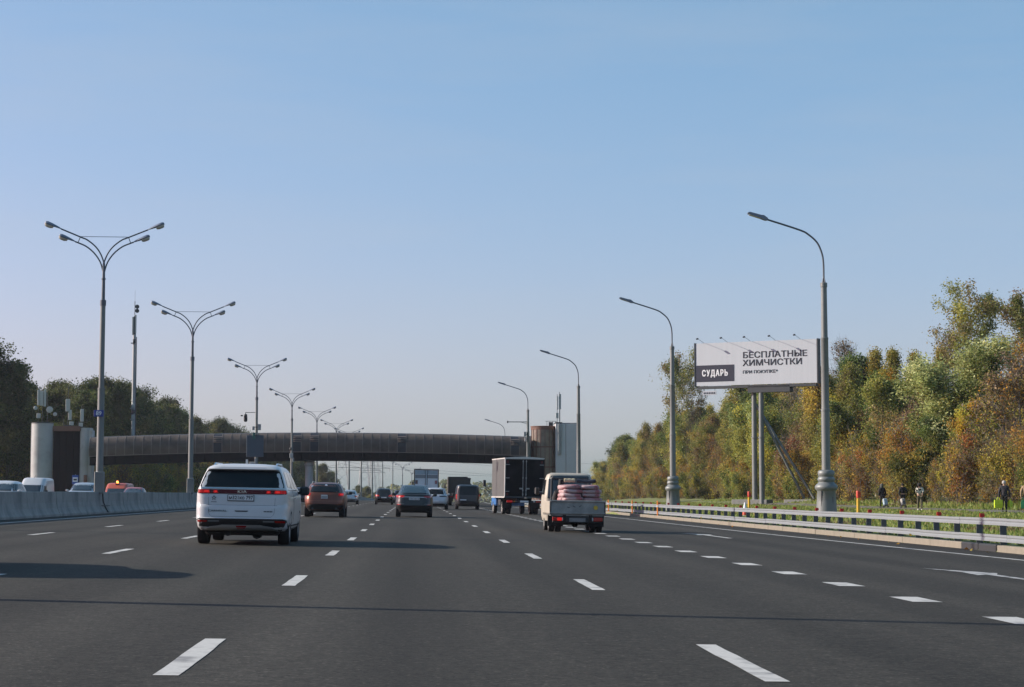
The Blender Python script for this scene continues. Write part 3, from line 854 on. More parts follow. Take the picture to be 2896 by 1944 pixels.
b = B(); b.tube([(-.5, .9, 11.3), (6.2, 2.2, .2)], .18, 8); b.build('stay', STEEL_GREY, bill, 50)
b = B(); b.tube([(.7, .3, 9.6), (4.6, 3.2, .2)], .17, 8); b.build('stay', STEEL_GREY, bill, 50)
b = B(); b.tube([(.1, 1.15, .5), (.1, 1.15, 12.5)], .03, 4); b.tube([(.45, 1.15, .5), (.45, 1.15, 12.5)], .03, 4)
for k in range(30): b.box((.28, 1.15, .8 + k * .39), (.36, .03, .03))
b.build('ladder', STEEL_DARK, bill)
FOOT = M('footing_concrete', (.22, .215, .20), .9, nz=(1.5, .2))
for x, wd in ((-1.0, 4.4), (5.0, 3.4)):
    b = B(); b.box((x, 1.0, -.62), (wd, 2.0, 1.36), ch=.05); b.build('footing', FOOT, bill)
nb = empty('name_board', (bx - 4.1, by + 2.5, (BZ - 1.0) * BS + bz), ang, 'small pale board hanging under the left end of the billboard', 'sign')
nb.scale = (BS, BS, BS)
b = B(); b.box((0, 0, .15), (1.75, .06, .45)); b.build('board', M('board_pale', (.42, .44, .48), .5), nb)
b = B()
for k in range(7): b.box((-.66 + k * .22, -.04, .14), (.13, .02, .2))
b.build('worn_lettering', NAVY, nb)
b = B(); b.box((-.7, 0, .6), (.04, .04, .6)); b.box((.7, 0, .6), (.04, .04, .6)); b.build('hanger', STEEL_DARK, nb)

# ---- gas markers, orange posts, mobile mast, bus stop sign
YEL = M('marker_yellow', (.62, .36, .02), .5); MRED = M('marker_red', (.50, .035, .01), .5)
def marker(x, y, h, label):
    t = empty('marker_post', GP(x, y), 0, label, 'marker post')
    b = B(); b.lathe([(.095, -.1), (.09, h * .68)], 12); b.build('post', YEL, t, 40)
    b = B(); b.lathe([(.105, h * .70), (.11, h * .95), (.09, h)], 12); b.box((.05, -.02, h * .83), (.16, .16, h * .22), ch=.02); b.build('red_cap', MRED, t, 40)
marker(25.05, 108.5, 1.35, 'yellow marker post with red cap on grass right of nearest lamp')
marker(25.2, 145, 1.35, 'yellow and red marker post below the billboard')
ORG = M('post_orange', (.75, .22, .02), .5)
for yq, lab in ((139, 'thin orange post nearest the flatbed truck at the guardrail'), (125, 'middle one of three thin orange posts at the guardrail'), (112, 'thin orange post just left of second roadside lamp')):
    x = gpos(yq)[0] - .12
    t = empty('delineator', (x, yq, road_z(edge_s(yq), yq) + .1), 0, lab, 'delineator post', 'orange posts at the guardrail')
    b = B(); b.lathe([(.04, -.1), (.04, .86), (.025, .9)], 8); b.build('post', ORG, t, 40)
    b = B(); b.lathe([(.043, .55), (.043, .64)], 8, cap=False); b.build('band', BWHITE, t)
t = empty('traffic_cone', GP(17.5, 102), 0, 'small white and red cone behind the guardrail below the billboard', 'cone')
b = B(); b.lathe([(.18, 0), (.15, .06), (.04, .75), (.02, .78)], 12); b.build('body', BWHITE, t, 40)
b = B(); b.lathe([(.145, .1), (.115, .3)], 12, cap=False); b.lathe([(.085, .45), (.06, .6)], 12, cap=False); b.build('stripe', MRED, t)

mp_ = empty('mobile_mast', (-40.3, 282, -.2), 0, 'tall slim mobile phone mast behind the footbridge at left', 'mast')
b = B(); b.lathe([(.36, -.2), (.33, 9.3), (.36, 9.32), (.30, 9.4), (.26, 16.5), (.22, 26.0), (.05, 26.05)], 14); b.build('pole', STEEL_PALE, mp_, 40)
b = B(); b.tube([(0, 0, 26), (0, 0, 29.2)], .05, 6); b.tube([(0, 0, 29.2), (0, 0, 30.8)], .015, 4); b.build('whip', STEEL_DARK, mp_)
for x, z, h in ((-.22, 24.3, 2.6), (.18, 24.5, 2.7), (0, 24.4, 2.6)):
    b = B(); b.box((x, -.25, z + h / 2), (.22, .14, h), ch=.03); b.build('antenna_panel', ANT if x else STEEL_DARK, mp_)
for z in (28.4, 27.8):
    b = B(); b.lathe([(.08, .2), (.3, .05), (.3, -.1)], 14, (.35, -.1, z), 'y'); b.box((.15, 0, z), (.3, .06, .06)); b.build('dish', STEEL_DARK, mp_, 40)
for k, z in enumerate((14.0, 13.2, 12.4, 23.4)):
    b = B(); b.box((.06 * (k % 2), -.38, z), (.42, .25, .55), ch=.04); b.box((-.2, -.2, z - .3), (.5, .3, .12)); b.build('equipment_box', ANT if k % 2 == 0 else STEEL_DARK, mp_)
b = B(); b.box((-.1, -.3, 1.4), (1.1, .7, 1.9), ch=.04); b.box((.75, -.2, 1.5), (.4, .5, 1.5), ch=.04); b.build('base_cabinet', GREY_BOX, mp_)
b = B(); b.tube([(.34, -.2, 1), (.33, -.2, 24)], .06, 5); b.build('cable', STEEL_DARK, mp_)

t = empty('bus_stop_sign', (-35.2, 205, .1), 0, 'blue bus stop sign with white panel before left tower', 'sign')
b = B(); b.tube([(0, .06, -.1), (0, .06, 3.1)], .04, 6); b.build('post', STEEL_PALE, t)
b = B(); b.box((0, 0, 2.55), (.64, .04, .95), ch=.02); b.build('panel', M('stop_blue', (.015, .07, .32), .4), t)
b = B(); b.box((0, -.03, 2.56), (.52, .02, .48)); b.build('white_field', BWHITE, t)
b = B(); b.box((0, -.05, 2.58), (.36, .02, .12)); b.box((0, -.05, 2.50), (.30, .02, .05)); b.build('bus_symbol', PLATE_INK, t)

# ---- pylons far off
def pylon(x, y, h, label, sc=1.0):
    t = empty('power_pylon', GP(x, y), R(rnd.uniform(-20, 20)), label, 'pylon')
    b = B(); wb = 3.2 * sc
    def wz(z): return wb * (1 - z / h) ** 1.2 + .5
    lv = [h * k / 9 for k in range(10)]
    for a, c in ((1, 1), (1, -1), (-1, 1), (-1, -1)):
        b.tube([(a * wz(z), c * wz(z), z) for z in lv], .075, 4)
    for k in range(9):
        z0, z1 = lv[k], lv[k + 1]
        for a in (-1, 1):
            b.tube([(-wz(z0), a * wz(z0), z0), (wz(z1), a * wz(z1), z1)], .032, 3); b.tube([(wz(z0), a * wz(z0), z0), (-wz(z1), a * wz(z1), z1)], .032, 3)
            b.tube([(a * wz(z0), -wz(z0), z0), (a * wz(z1), wz(z1), z1)], .032, 3)
    b.build('lattice_tower', STEEL_PALE, t)
    for z, wd in ((h * .62, 6.5), (h * .78, 5.2), (h * .92, 4.0)):
        b = B(); b.tube([(-wd, 0, z), (wd, 0, z)], .07, 4); b.tube([(-wd, 0, z), (0, 0, z + 1.4)], .04, 3); b.tube([(wd, 0, z), (0, 0, z + 1.4)], .04, 3); b.build('cross_arm', STEEL_DARK, t)
        for x_ in (-wd, wd):
            b = B(); b.tube([(x_, 0, z), (x_, 0, z - 1.5)], .1, 4); b.build('insulator', STEEL_PALE, t)
    return t
pylon(-25.5, 700, 31, 'leftmost dark power pylon under the footbridge, standing close behind trees')
pylon(-19.0, 760, 31, 'second power pylon from the left under the footbridge')
pylon(-20.5, 980, 33, 'paler distant power pylon among the far lamp posts', .8)
pylon(-16.5, 850, 34, 'tall power pylon between the fourth and fifth far lamp posts')
for k, (a, c) in enumerate((((-25, 700, 13), (60, 900, 10)), ((-19, 760, 18), (120, 1000, 12)), ((-16, 850, 22), (140, 1000, 16)), ((-16, 850, 14), (140, 1000, 9)))):
    pts = []
    for j in range(17):
        u = j / 16; pts.append((a[0] + (c[0] - a[0]) * u, a[1] + (c[1] - a[1]) * u, a[2] + (c[2] - a[2]) * u - 9 * u * (1 - u)))
    b = B(); b.tube(pts, .05, 3)
    tag(b.build('power_line', STEEL_DARK), ['lowest sagging power line beyond the footbridge', 'second sagging power line beyond the footbridge', 'topmost power line beyond the footbridge', 'slack power line just above the far treetops'][k], 'power line')
# ================================================================== vehicles
class Car:
    """body lofted from horizontal slices; y=0 is the rearmost point, +y the nose"""
    def __init__(s, name, label, cat, loc, yaw, levels, body_mat, group=None, N=56, body_name='body'):
        s.t = empty(name, loc, yaw, label, cat, group)
        s.L = np.array(sorted(levels), float)
        zs = []
        for a, b_ in zip(s.L[:-1, 0], s.L[1:, 0]):
            k = max(1, int((b_ - a) / .06))
            zs += [a + (b_ - a) * i / k for i in range(k)]
        zs.append(s.L[-1, 0])
        b = B(); vs = []
        for z in zs:
            yr, yf, hw, n = s.at(z)
            for k in range(N):
                g = 2 * math.pi * k / N
                c, q = math.cos(g), math.sin(g)
                vs.append((hw * math.copysign(abs(c) ** (2 / n), c), (yr + yf) / 2 + (yf - yr) / 2 * math.copysign(abs(q) ** (2 / n), q), z))
        fs = []
        for i in range(len(zs) - 1):
            for k in range(N):
                k2 = (k + 1) % N
                fs.append((i * N + k, i * N + k2, (i + 1) * N + k2, (i + 1) * N + k))
        top = len(vs)
        yr, yf, hw, n = s.at(zs[-1])
        vs.append((0, (yr + yf) / 2, zs[-1] + .008))
        for k in range(N): fs.append(((len(zs) - 1) * N + k, (len(zs) - 1) * N + (k + 1) % N, top))
        fs.append(tuple(range(N))[::-1])
        b.add(vs, fs)
        s.body = b.build(body_name, body_mat, s.t, 32)
    def at(s, z):
        return [float(np.interp(z, s.L[:, 0], s.L[:, i])) for i in range(1, 5)]
    def pt(s, face, a, z, off=0.0):
        yr, yf, hw, n = s.at(z)
        if face in ('rear', 'front'):
            u = min(.9995, abs(a) / hw)
            k = (yf - yr) / 2 * (1 - u ** n) ** (1 / n)
            yc = (yr + yf) / 2
            # keep the offset along the outward normal in plan
            e = .002
            u2 = min(.9999, u + e); k2 = (yf - yr) / 2 * (1 - u2 ** n) ** (1 / n)
            dx, dy = (u2 - u) * hw, (k - k2)
            ln = math.hypot(dx, dy) or 1
            nx, ny = dy / ln * math.copysign(1, a), dx / ln
            return (a + nx * off, yc - k - ny * off, z) if face == 'rear' else (a + nx * off, yc + k + ny * off, z)
        sg = -1 if face == 'L' else 1
        u = min(.999, abs(a - (yr + yf) / 2) / ((yf - yr) / 2))
        return (sg * (hw * (1 - u ** n) ** (1 / n) + off), a, z)
    def patch(s, name, face, rows, mat, off=.006, parent=None, cols=10, skirt=.03):
        """rows: (z, a0, a1) from bottom to top, laid on the rear / front / L / R surface"""
        rows = sorted(rows)
        b = B(); R_ = []
        for (za, a0, a1), (zb, b0, b1) in zip(rows[:-1], rows[1:]):
            k = max(1, int((zb - za) / .07))
            for i in range(k):
                t = i / k; R_.append((za + (zb - za) * t, a0 + (b0 - a0) * t, a1 + (b1 - a1) * t))
        R_.append(rows[-1])
        w = cols + 1
        vs = []
        for o in (off, off - skirt):
            for z, a0, a1 in R_:
                for i in range(w): vs.append(s.pt(face, a0 + (a1 - a0) * i / cols, z, o))
        n1 = len(R_) * w; H_ = len(R_)
        fs = [(j * w + i, j * w + i + 1, (j + 1) * w + i + 1, (j + 1) * w + i) for j in range(H_ - 1) for i in range(cols)]
        ring = [i for i in range(w)] + [j * w + cols for j in range(1, H_)] + [(H_ - 1) * w + i for i in range(cols - 1, -1, -1)] + [j * w for j in range(H_ - 2, 0, -1)]
        for i in range(len(ring)):
            a, c = ring[i], ring[(i + 1) % len(ring)]
            fs.append((a, c, c + n1, a + n1))
        b.add(vs, fs)
        me = b.mesh(name, mat, 40); fix_normals(me)
        return inst(name, me, parent or s.t)
    def wheel(s, x, y, r=.34, w=.23, rim=None, dual=False):
        return add_wheel(s.t, x, y, r, w, rim)
    def plate(s, text, z, x=0.0, size=.095, wd=.52, ht=.115, face='rear', sx=.95):
        p = s.pt(face, x, z, .012)
        o = empty('number_plate', p); o.parent = s.t
        b = B(); b.box((0, 0, 0), (wd + .03, .012, ht + .03), ch=.004); b.build('plate_frame', BLACK_PLASTIC, o)
        b = B(); b.box((0, -.008, .004), (wd, .006, ht)); b.build('plate_face', PLATE, o)
        if text == 'worn':
            b = B()
            for k in range(7): b.box((-wd * .4 + k * wd * .13, -.0125, .003), (wd * .07, .002, ht * .55))
            b.build('worn_lettering', PLATE_INK, o)
        elif text: text_obj('plate_lettering', text, size, PLATE_INK, o, (0, -.013, .002), (R(90), 0, 0), sx=sx, bold=.002, thick=.001)
        return o

WHEELS = {}
def add_wheel(parent, x, y, r=.34, w=.23, rim=None):
    rim = rim or RIM
    key = (round(r, 3), round(w, 3), rim.name)
    if key not in WHEELS:
        b = B(); h = w / 2
        b.lathe([(r * .62, -h * .9), (r * .80, -h), (r * .95, -h * .92), (r, -h * .6), (r, h * .6), (r * .95, h * .92), (r * .80, h), (r * .62, h * .9)], 28, axis='x', cap=False)
        me1 = b.mesh('tyre', TYRE, 40)
        b = B()
        for sg in (-1, 1):
            b.lathe([(r * .63, sg * h * .88), (r * .57, sg * h * .8), (r * .54, sg * h * .45), (.02, sg * h * .4)], 20, axis='x', cap=False)
            for k in range(5):
                g = 2 * math.pi * k / 5
                b.box((sg * h * .66, math.cos(g) * r * .32, math.sin(g) * r * .32), (h * .25, r * .16, r * .56), (g - math.pi / 2, 0, 0))
            b.lathe([(r * .16, sg * h * .5), (r * .15, sg * h * .85), (.01, sg * h * .9)], 12, axis='x', cap=False)
        me2 = b.mesh('rim', rim, 40)
        WHEELS[key] = (me1, me2)
    wl_ = empty('wheel', (x, y, r)); wl_.parent = parent
    inst('tyre', WHEELS[key][0], wl_); inst('rim', WHEELS[key][1], wl_)
    return wl_

def arch(car, y, r, side, mat=None):
    """dark wheel opening and liner set proud of the flank"""
    b = B(); n = 16
    vs = []
    for k in range(n + 1):
        g = math.pi * k / n
        for rr in (r, r * .2):
            yy, zz = y + math.cos(g) * rr, .30 + math.sin(g) * rr
            p = car.pt(side, yy, max(zz, car.L[0, 0] + .01), .004); vs.append(p)
    b.add(vs, [(2 * k, 2 * k + 1, 2 * k + 3, 2 * k + 2) for k in range(n)])
    b.build('wheel_arch', mat or UNDER, car.t, 60)

def mirror(car, side, y, z, mat, size=(.10, .16, .15), reach=.18):
    p = car.pt(side, y, z); sg = -1 if side == 'L' else 1
    b = B(); b.box((p[0] + sg * reach, y, z + .03), (size[0] * 2.0, size[1], size[2]), ch=.04); b.box((p[0] + sg * reach * .4, y + .02, z - .02), (reach, .06, .06)); b.build('wing_mirror', mat, car.t, 50)

def under(car, y0, y1, hw, z0=.2, z1=.42):  # underbody as a plain dark box, added for shadow and a dark gap
    b = B(); b.box((0, (y0 + y1) / 2, (z0 + z1) / 2), (hw * 2, y1 - y0, z1 - z0), ch=.05); b.build('underbody', UNDER, car.t)

def on_road(s, y): return W(s, y)
def place(X, Y): return (X, Y, road_z(X - cx(Y), Y))
ROLL = math.atan(CROSS)
def settle(car):       # the road falls to the right
    car.t.rotation_euler[1] = ROLL if car.t.location.x > MED else -ROLL

# ------------------------------------------------------------------ white minivan
WHITE_PAINT = paint('white', (.50, .505, .51), 0.0, .30)
kia = Car('minivan', 'large white minivan with a red light bar across its tailgate', 'minivan', place(-3.62, 41.2), 0, [
    (.30, .20, 4.98, .90, 12), (.36, .10, 5.06, .955, 12), (.50, .015, 5.13, .985, 12), (.56, .0, 5.15, .99, 12), (.575, .02, 5.15, .992, 12),
    (.82, .05, 5.12, .9975, 12), (.845, .07, 5.11, .997, 12), (1.03, .085, 4.95, .985, 14), (1.08, .105, 4.75, .972, 18), (1.18, .13, 4.35, .945, 24), (1.22, .15, 4.22, .92, 28),
    (1.40, .26, 3.72, .865, 28), (1.56, .36, 3.32, .80, 26), (1.60, .28, 3.22, .785, 14), (1.645, .31, 3.1, .755, 9), (1.68, .40, 2.95, .70, 6), (1.705, .52, 2.8, .60, 5), (1.72, .80, 2.5, .40, 4)], WHITE_PAINT, N=88)
kia.patch('rear_window', 'rear', [(1.215, -.875, .875), (1.26, -.87, .87), (1.50, -.79, .79), (1.56, -.755, .755), (1.575, -.69, .69)], GLASS_DARK, .010)
kia.patch('chrome_strip', 'rear', [(1.188, -.865, .865), (1.205, -.86, .86)], CHROME, .014)
lb = kia.patch('light_bar', 'rear', [(1.075, -.92, .92), (1.10, -.93, .93), (1.165, -.915, .915)], RED_DARK, .012, cols=24)
for sg in (-1, 1):
    kia.patch('brake_light', 'rear', sorted([(1.088, *sorted((sg * .67, sg * .915))), (1.155, *sorted((sg * .69, sg * .905)))]), RED_LIT, .020, lb)
    kia.patch('brake_light', 'rear', [(1.092, *sorted((sg * .50, sg * .61))), (1.15, *sorted((sg * .52, sg * .60)))], RED_LIT, .020, lb)
    kia.patch('bright_segment', 'rear', [(1.10, *sorted((sg * .70, sg * .80))), (1.145, *sorted((sg * .70, sg * .79)))], RED_HOT, .024, lb)
    kia.patch('bright_segment', 'rear', [(1.10, *sorted((sg * .53, sg * .58))), (1.14, *sorted((sg * .53, sg * .58)))], RED_HOT, .024, lb)
text_obj('maker_badge', 'KIA', .085, CHROME, kia.t, (-.0, kia.pt('rear', 0, 1.12, .022)[1], 1.12), (R(90), 0, 0), sx=1.5)
kia.plate('м321ко 797', .99, -.02, .105, .53, .112, sx=.93)
kia.patch('rear_bumper', 'rear', [(.31, -.90, .90), (.40, -.955, .955), (.53, -.93, .93), (.555, -.86, .86)], BLACK_PLASTIC, .016, cols=24)
for sg in (-1, 1):
    kia.patch('rear_reflector', 'rear', [(.475, *sorted((sg * .72, sg * .90))), (.515, *sorted((sg * .70, sg * .90)))], RED_LAMP, .024)
    kia.patch('reversing_light', 'rear', [(.485, *sorted((sg * .46, sg * .69))), (.515, *sorted((sg * .46, sg * .69)))], M('grey_lens', (.16, .165, .17), .2, coat=.5), .024)
sk = [(.315, -.76, .76), (.335, -.77, .77), (.36, -.70, .70), (.385, -.66, .66), (.405, -.50, .50), (.425, -.40, .40)]
kia.patch('skid_plate', 'rear', sk, M('silver_trim', (.42, .43, .44), .3, .6), .030, cols=20)
kia.patch('fog_light', 'rear', [(.345, -.08, .08), (.405, -.115, .115)], RED_LAMP, .040)
GAP_CREASE = M('panel_gap_crease', (.10, .105, .11), .8)
kia.patch('tailgate_crease', 'rear', [(.836, -.92, .92), (.841, -.92, .92)], GAP_CREASE, .003)  # body crease, its dark line put in as a thin grey strip
for sg in (-1, 1):
    kia.patch('tailgate_gap', 'rear', [(.60, *sorted((sg * .62, sg * .626))), (.63, *sorted((sg * .66, sg * .666))), (.68, *sorted((sg * .685, sg * .691))), (1.06, *sorted((sg * .70, sg * .706)))], GAP_CREASE, .002, cols=1)
kia.patch('tailgate_gap', 'rear', [(.594, -.62, .62), (.60, -.62, .62)], GAP_CREASE, .002)
kia.patch('tailgate_handle', 'rear', [(.700, -.11, .11), (.712, -.14, .14), (.726, -.14, .14)], BLACK_PLASTIC, .006)
text_obj('model_badge', 'CARNIVAL', .055, STEEL_DARK, kia.t, (-.50, kia.pt('rear', -.50, .715, .006)[1], .715), (R(90), 0, 0), sx=1.5)
b = B()
for k in range(6): b.box((.48 + k * .032, kia.pt('rear', .48 + k * .032, .712, .006)[1], .712), (.02, .004, .026))
b.build('trim_badge', STEEL_DARK, kia.t)
# star sticker
b = B(); pts = []
for k in range(10):
    g = math.pi / 2 + k * math.pi / 5; rr = .058 if k % 2 == 0 else .027
    pts.append((rr * math.cos(g), rr * math.sin(g)))
inner = [(x * .55, z * .55) for x, z in pts]
b.add([(x, 0, z) for x, z in pts] + [(x, 0, z) for x, z in inner], [(i, (i + 1) % 10, 10 + (i + 1) % 10, 10 + i) for i in range(10)])
b.box((0, 0, -.085), (.12, .002, .012))
yy = kia.pt('rear', -.585, .99, .008)[1]
b.build('star_sticker', M('sticker_ink', (.05, .055, .06), .6), kia.t, loc=(-.585, yy, .985))
for sd in ('L', 'R'):
    kia.patch('quarter_window', sd, [(1.22, .62, 1.75), (1.52, .85, 1.72), (1.555, .95, 1.70)], GLASS_BLUE, .006)
    kia.patch('side_window', sd, [(1.20, 1.82, 2.75), (1.555, 1.78, 2.70)], GLASS_DARK, .006)
    kia.patch('side_window', sd, [(1.20, 2.83, 3.85), (1.40, 2.81, 3.45), (1.53, 2.80, 3.15)], GLASS_DARK, .006)
    kia.patch('chrome_strip', sd, [(1.165, .5, 3.95), (1.18, .5, 3.95)], CHROME, .010, cols=20)
    kia.patch('sill_trim', sd, [(.31, 1.4, 3.7), (.42, 1.4, 3.7)], BLACK_PLASTIC, .012)
    kia.patch('door_gap', sd, [(.45, 1.76, 1.775), (1.17, 1.76, 1.775)], UNDER, .004, cols=1)
    kia.patch('door_handle', sd, [(.98, 1.95, 2.15), (1.01, 1.95, 2.15)], CHROME, .03)
    for yw in (.93, 4.02): arch(kia, yw, .42, sd)
    mirror(kia, sd, 3.62, 1.13, BLACK_PLASTIC, (.11, .12, .20), .16)
b = B(); b.prism([(.0, 0), (.22, 0), (.06, .10), (.0, .11)], -.02, .02, 'x'); b.build('antenna_fin', WHITE_PAINT, kia.t, loc=(.02, .78, 1.705))
for sg in (-1, 1):
    b = B(); b.tube([(sg * .66, .75, 1.675), (sg * .66, .95, 1.725), (sg * .66, 2.4, 1.73), (sg * .66, 2.6, 1.68)], .018, 6); b.build('roof_rail', CHROME, kia.t, 60)
    add_wheel(kia.t, sg * .855, .93, .355, .25); add_wheel(kia.t, sg * .855, 4.02, .355, .25)
under(kia, .35, 4.7, .78, .20, .36)
b = B(); b.tube([(-.75, .93, .30), (.75, .93, .30)], .05, 6); b.tube([(-.3, .3, .25), (-.3, 1.2, .25)], .07, 8); b.tube([(.3, .5, .22), (.3, .9, .22)], .1, 8); b.build('rear_axle', UNDER, kia.t)
settle(kia)

# ------------------------------------------------------------------ copper crossover
COPPER = paint('copper', (.135, .040, .020), .4, .4)
fx = Car('crossover', 'copper brown crossover ahead of the white minivan', 'car', place(-4.12, 90.5), 0, [
    (.33, .22, 4.55, .84, 6), (.45, .08, 4.7, .915, 6), (.62, .0, 4.8, .95, 6), (.80, .03, 4.78, .962, 6), (.86, .05, 4.7, .965, 6), (1.0, .10, 4.45, .955, 5.5), (1.10, .16, 4.0, .93, 5), (1.18, .25, 3.6, .885, 4.5),
    (1.30, .42, 3.15, .83, 4.5), (1.45, .62, 2.75, .755, 4), (1.53, .78, 2.5, .70, 4), (1.58, .95, 2.3, .61, 3.8), (1.61, 1.2, 2.0, .42, 3.5)], COPPER)
fx.patch('rear_window', 'rear', [(1.155, -.78, .78), (1.21, -.80, .80), (1.42, -.70, .70), (1.52, -.60, .60), (1.545, -.48, .48)], GLASS_DARK, .01)
for sg in (-1, 1):
    fx.patch('tail_light', 'rear', [(.99, *sorted((sg * .66, sg * .86))), (1.10, *sorted((sg * .64, sg * .88))), (1.13, *sorted((sg * .70, sg * .86)))], RED_LIT, .015)
    fx.patch('brake_light', 'rear', [(1.03, *sorted((sg * .72, sg * .84))), (1.10, *sorted((sg * .70, sg * .84)))], RED_HOT, .022)
    add_wheel(fx.t, sg * .80, .85, .39, .27); add_wheel(fx.t, sg * .80, 3.7, .39, .27)
for sd in ('L', 'R'):
    fx.patch('side_window', sd, [(1.20, .95, 2.0), (1.46, 1.15, 1.95)], GLASS_DARK, .006); fx.patch('side_window', sd, [(1.20, 2.08, 3.25), (1.46, 2.05, 2.6)], GLASS_DARK, .006)
    for yw in (.85, 3.7): arch(fx, yw, .44, sd)
    mirror(fx, sd, 3.15, 1.10, BLACK_PLASTIC if sd == 'R' else COPPER)
fx.patch('lower_bumper', 'rear', [(.35, -.80, .80), (.46, -.90, .90), (.56, -.86, .86), (.60, -.55, .55)], BLACK_PLASTIC, .012, cols=18)
fx.patch('crease_highlight', 'rear', [(.745, -.88, .88), (.765, -.88, .88)], paint('copper_highlight', (.26, .09, .05), .45, .3), .012, cols=18)  # highlight on the bumper crease, painted as a lighter copper strip
fx.plate('worn', .93, 0, .10, .30, .20)
for x, z in ((-.58, 1.42), (.05, 1.475)):
    p = fx.pt('rear', x, z, .016)
    b = B(); b.lathe([(.06, -.002), (.06, .002)], 12, axis='y'); b.build('window_sticker', BWHITE, fx.t, loc=p, rot=(R(-25), 0, 0))
for sg in (-1, 1):
    b = B(); b.tube([(sg * .60, 1.1, 1.565), (sg * .60, 1.2, 1.64), (sg * .58, 2.2, 1.65), (sg * .58, 2.35, 1.59)], .022, 6); b.build('roof_rail', STEEL_PALE, fx.t, 60)
    b = B(); b.lathe([(.05, -.08), (.05, .06)], 10, (sg * .55, .1, .40), 'y'); b.build('exhaust_pipe', STEEL_DARK, fx.t, 50)
under(fx, .3, 4.4, .72, .24, .40); settle(fx)

# ------------------------------------------------------------------ dark fastback
DKGREY = paint('graphite', (.016, .017, .019), .25, .35)
fb_ = Car('fastback', 'dark graphite fastback directly ahead in the middle lane', 'car', place(.05, 96.5), 0, [
    (.30, .20, 4.5, .82, 6), (.42, .08, 4.58, .90, 6), (.58, .0, 4.62, .935, 6), (.72, .02, 4.6, .945, 6), (.92, .05, 4.4, .935, 5.5), (1.03, .06, 4.1, .915, 5.5), (1.09, .10, 3.75, .885, 5), (1.13, .32, 3.5, .82, 4.5),
    (1.30, .78, 3.05, .75, 4.5), (1.46, 1.22, 2.65, .69, 4), (1.54, 1.5, 2.4, .62, 4), (1.585, 1.75, 2.2, .50, 3.6), (1.60, 1.9, 2.1, .30, 3)], DKGREY)
fb_.patch('rear_window', 'rear', [(1.15, -.70, .70), (1.36, -.64, .64), (1.52, -.56, .56)], M('clear_rear_glass', (.020, .034, .044), .08, spec=.4), .012)
fb_.patch('spoiler', 'rear', [(1.10, -.80, .80), (1.125, -.76, .76)], BLACK_PLASTIC, .05, cols=16)
for sg in (-1, 1):
    fb_.patch('tail_light', 'rear', [(.97, *sorted((sg * .55, sg * .87))), (1.04, *sorted((sg * .45, sg * .90))), (1.07, *sorted((sg * .55, sg * .88)))], RED_LAMP if sg > 0 else RED_LIT, .014)
    add_wheel(fb_.t, sg * .79, .80, .35, .24); add_wheel(fb_.t, sg * .79, 3.6, .35, .24)
    fb_.patch('rear_reflector', 'rear', [(.60, *sorted((sg * .66, sg * .84))), (.63, *sorted((sg * .64, sg * .85)))], RED_LAMP, .012)
    b = B(); b.tube([(sg * .63, 1.9, 1.54), (sg * .63, 2.0, 1.60), (sg * .60, 2.9, 1.50)], .02, 6); b.build('roof_rail', CHROME, fb_.t, 60)
fb_.patch('chrome_strip', 'rear', [(.985, -.52, .52), (1.002, -.48, .48)], CHROME, .014, cols=14)
for sg in (-1, 1): fb_.patch('chrome_strip', 'rear', [(.94, *sorted((sg * .60, sg * .62))), (.99, *sorted((sg * .50, sg * .53)))], CHROME, .014, cols=2)
fb_.plate('worn', .90, 0, .085, .52, .11)
fb_.patch('lower_bumper', 'rear', [(.32, -.75, .75), (.44, -.86, .86), (.54, -.80, .80)], BLACK_PLASTIC, .012, cols=18)
for sg in (-1, 1): fb_.patch('bumper_trim', 'rear', [(.645, *sorted((sg * .5, sg * .86))), (.655, *sorted((sg * .5, sg * .86)))], STEEL_PALE, .012)
for sd in ('L', 'R'):
    fb_.patch('side_window', sd, [(1.12, 1.1, 2.2), (1.44, 1.5, 2.1)], GLASS_DARK, .006); fb_.patch('side_window', sd, [(1.12, 2.25, 3.35), (1.44, 2.2, 2.6)], GLASS_DARK, .006)
    for yw in (.80, 3.6): arch(fb_, yw, .40, sd)
    mirror(fb_, sd, 3.0, 1.08, DKGREY)
b = B(); b.prism([(.0, 0), (.16, 0), (.0, .07)], -.015, .015, 'x'); b.build('antenna_fin', DKGREY, fb_.t, loc=(0, 1.75, 1.575))
under(fb_, .3, 4.2, .72, .22, .36); settle(fb_)

# ------------------------------------------------------------------ generic cars in the stream
SUV_L = [(.32, .20, 4.5, .82, 6), (.45, .06, 4.62, .90, 6), (.62, .0, 4.66, .93, 6), (.85, .04, 4.6, .945, 6), (1.02, .08, 4.35, .93, 5.5), (1.10, .12, 3.7, .90, 5), (1.16, .2, 3.45, .86, 5), (1.35, .38, 3.05, .79, 4.5), (1.52, .55, 2.7, .72, 4.2), (1.60, .68, 2.45, .65, 4), (1.645, .9, 2.2, .50, 3.6), (1.66, 1.2, 1.9, .25, 3)]
SED_L = [(.28, .22, 4.45, .80, 6), (.40, .08, 4.56, .88, 6), (.56, .0, 4.6, .905, 6), (.78, .04, 4.55, .91, 6), (.92, .07, 4.2, .89, 5.5), (.98, .12, 3.7, .86, 5), (1.0, .5, 3.45, .82, 4.5), (1.16, .85, 3.0, .73, 4.2), (1.32, 1.2, 2.6, .65, 4), (1.40, 1.5, 2.35, .57, 3.8), (1.435, 1.8, 2.1, .38, 3)]
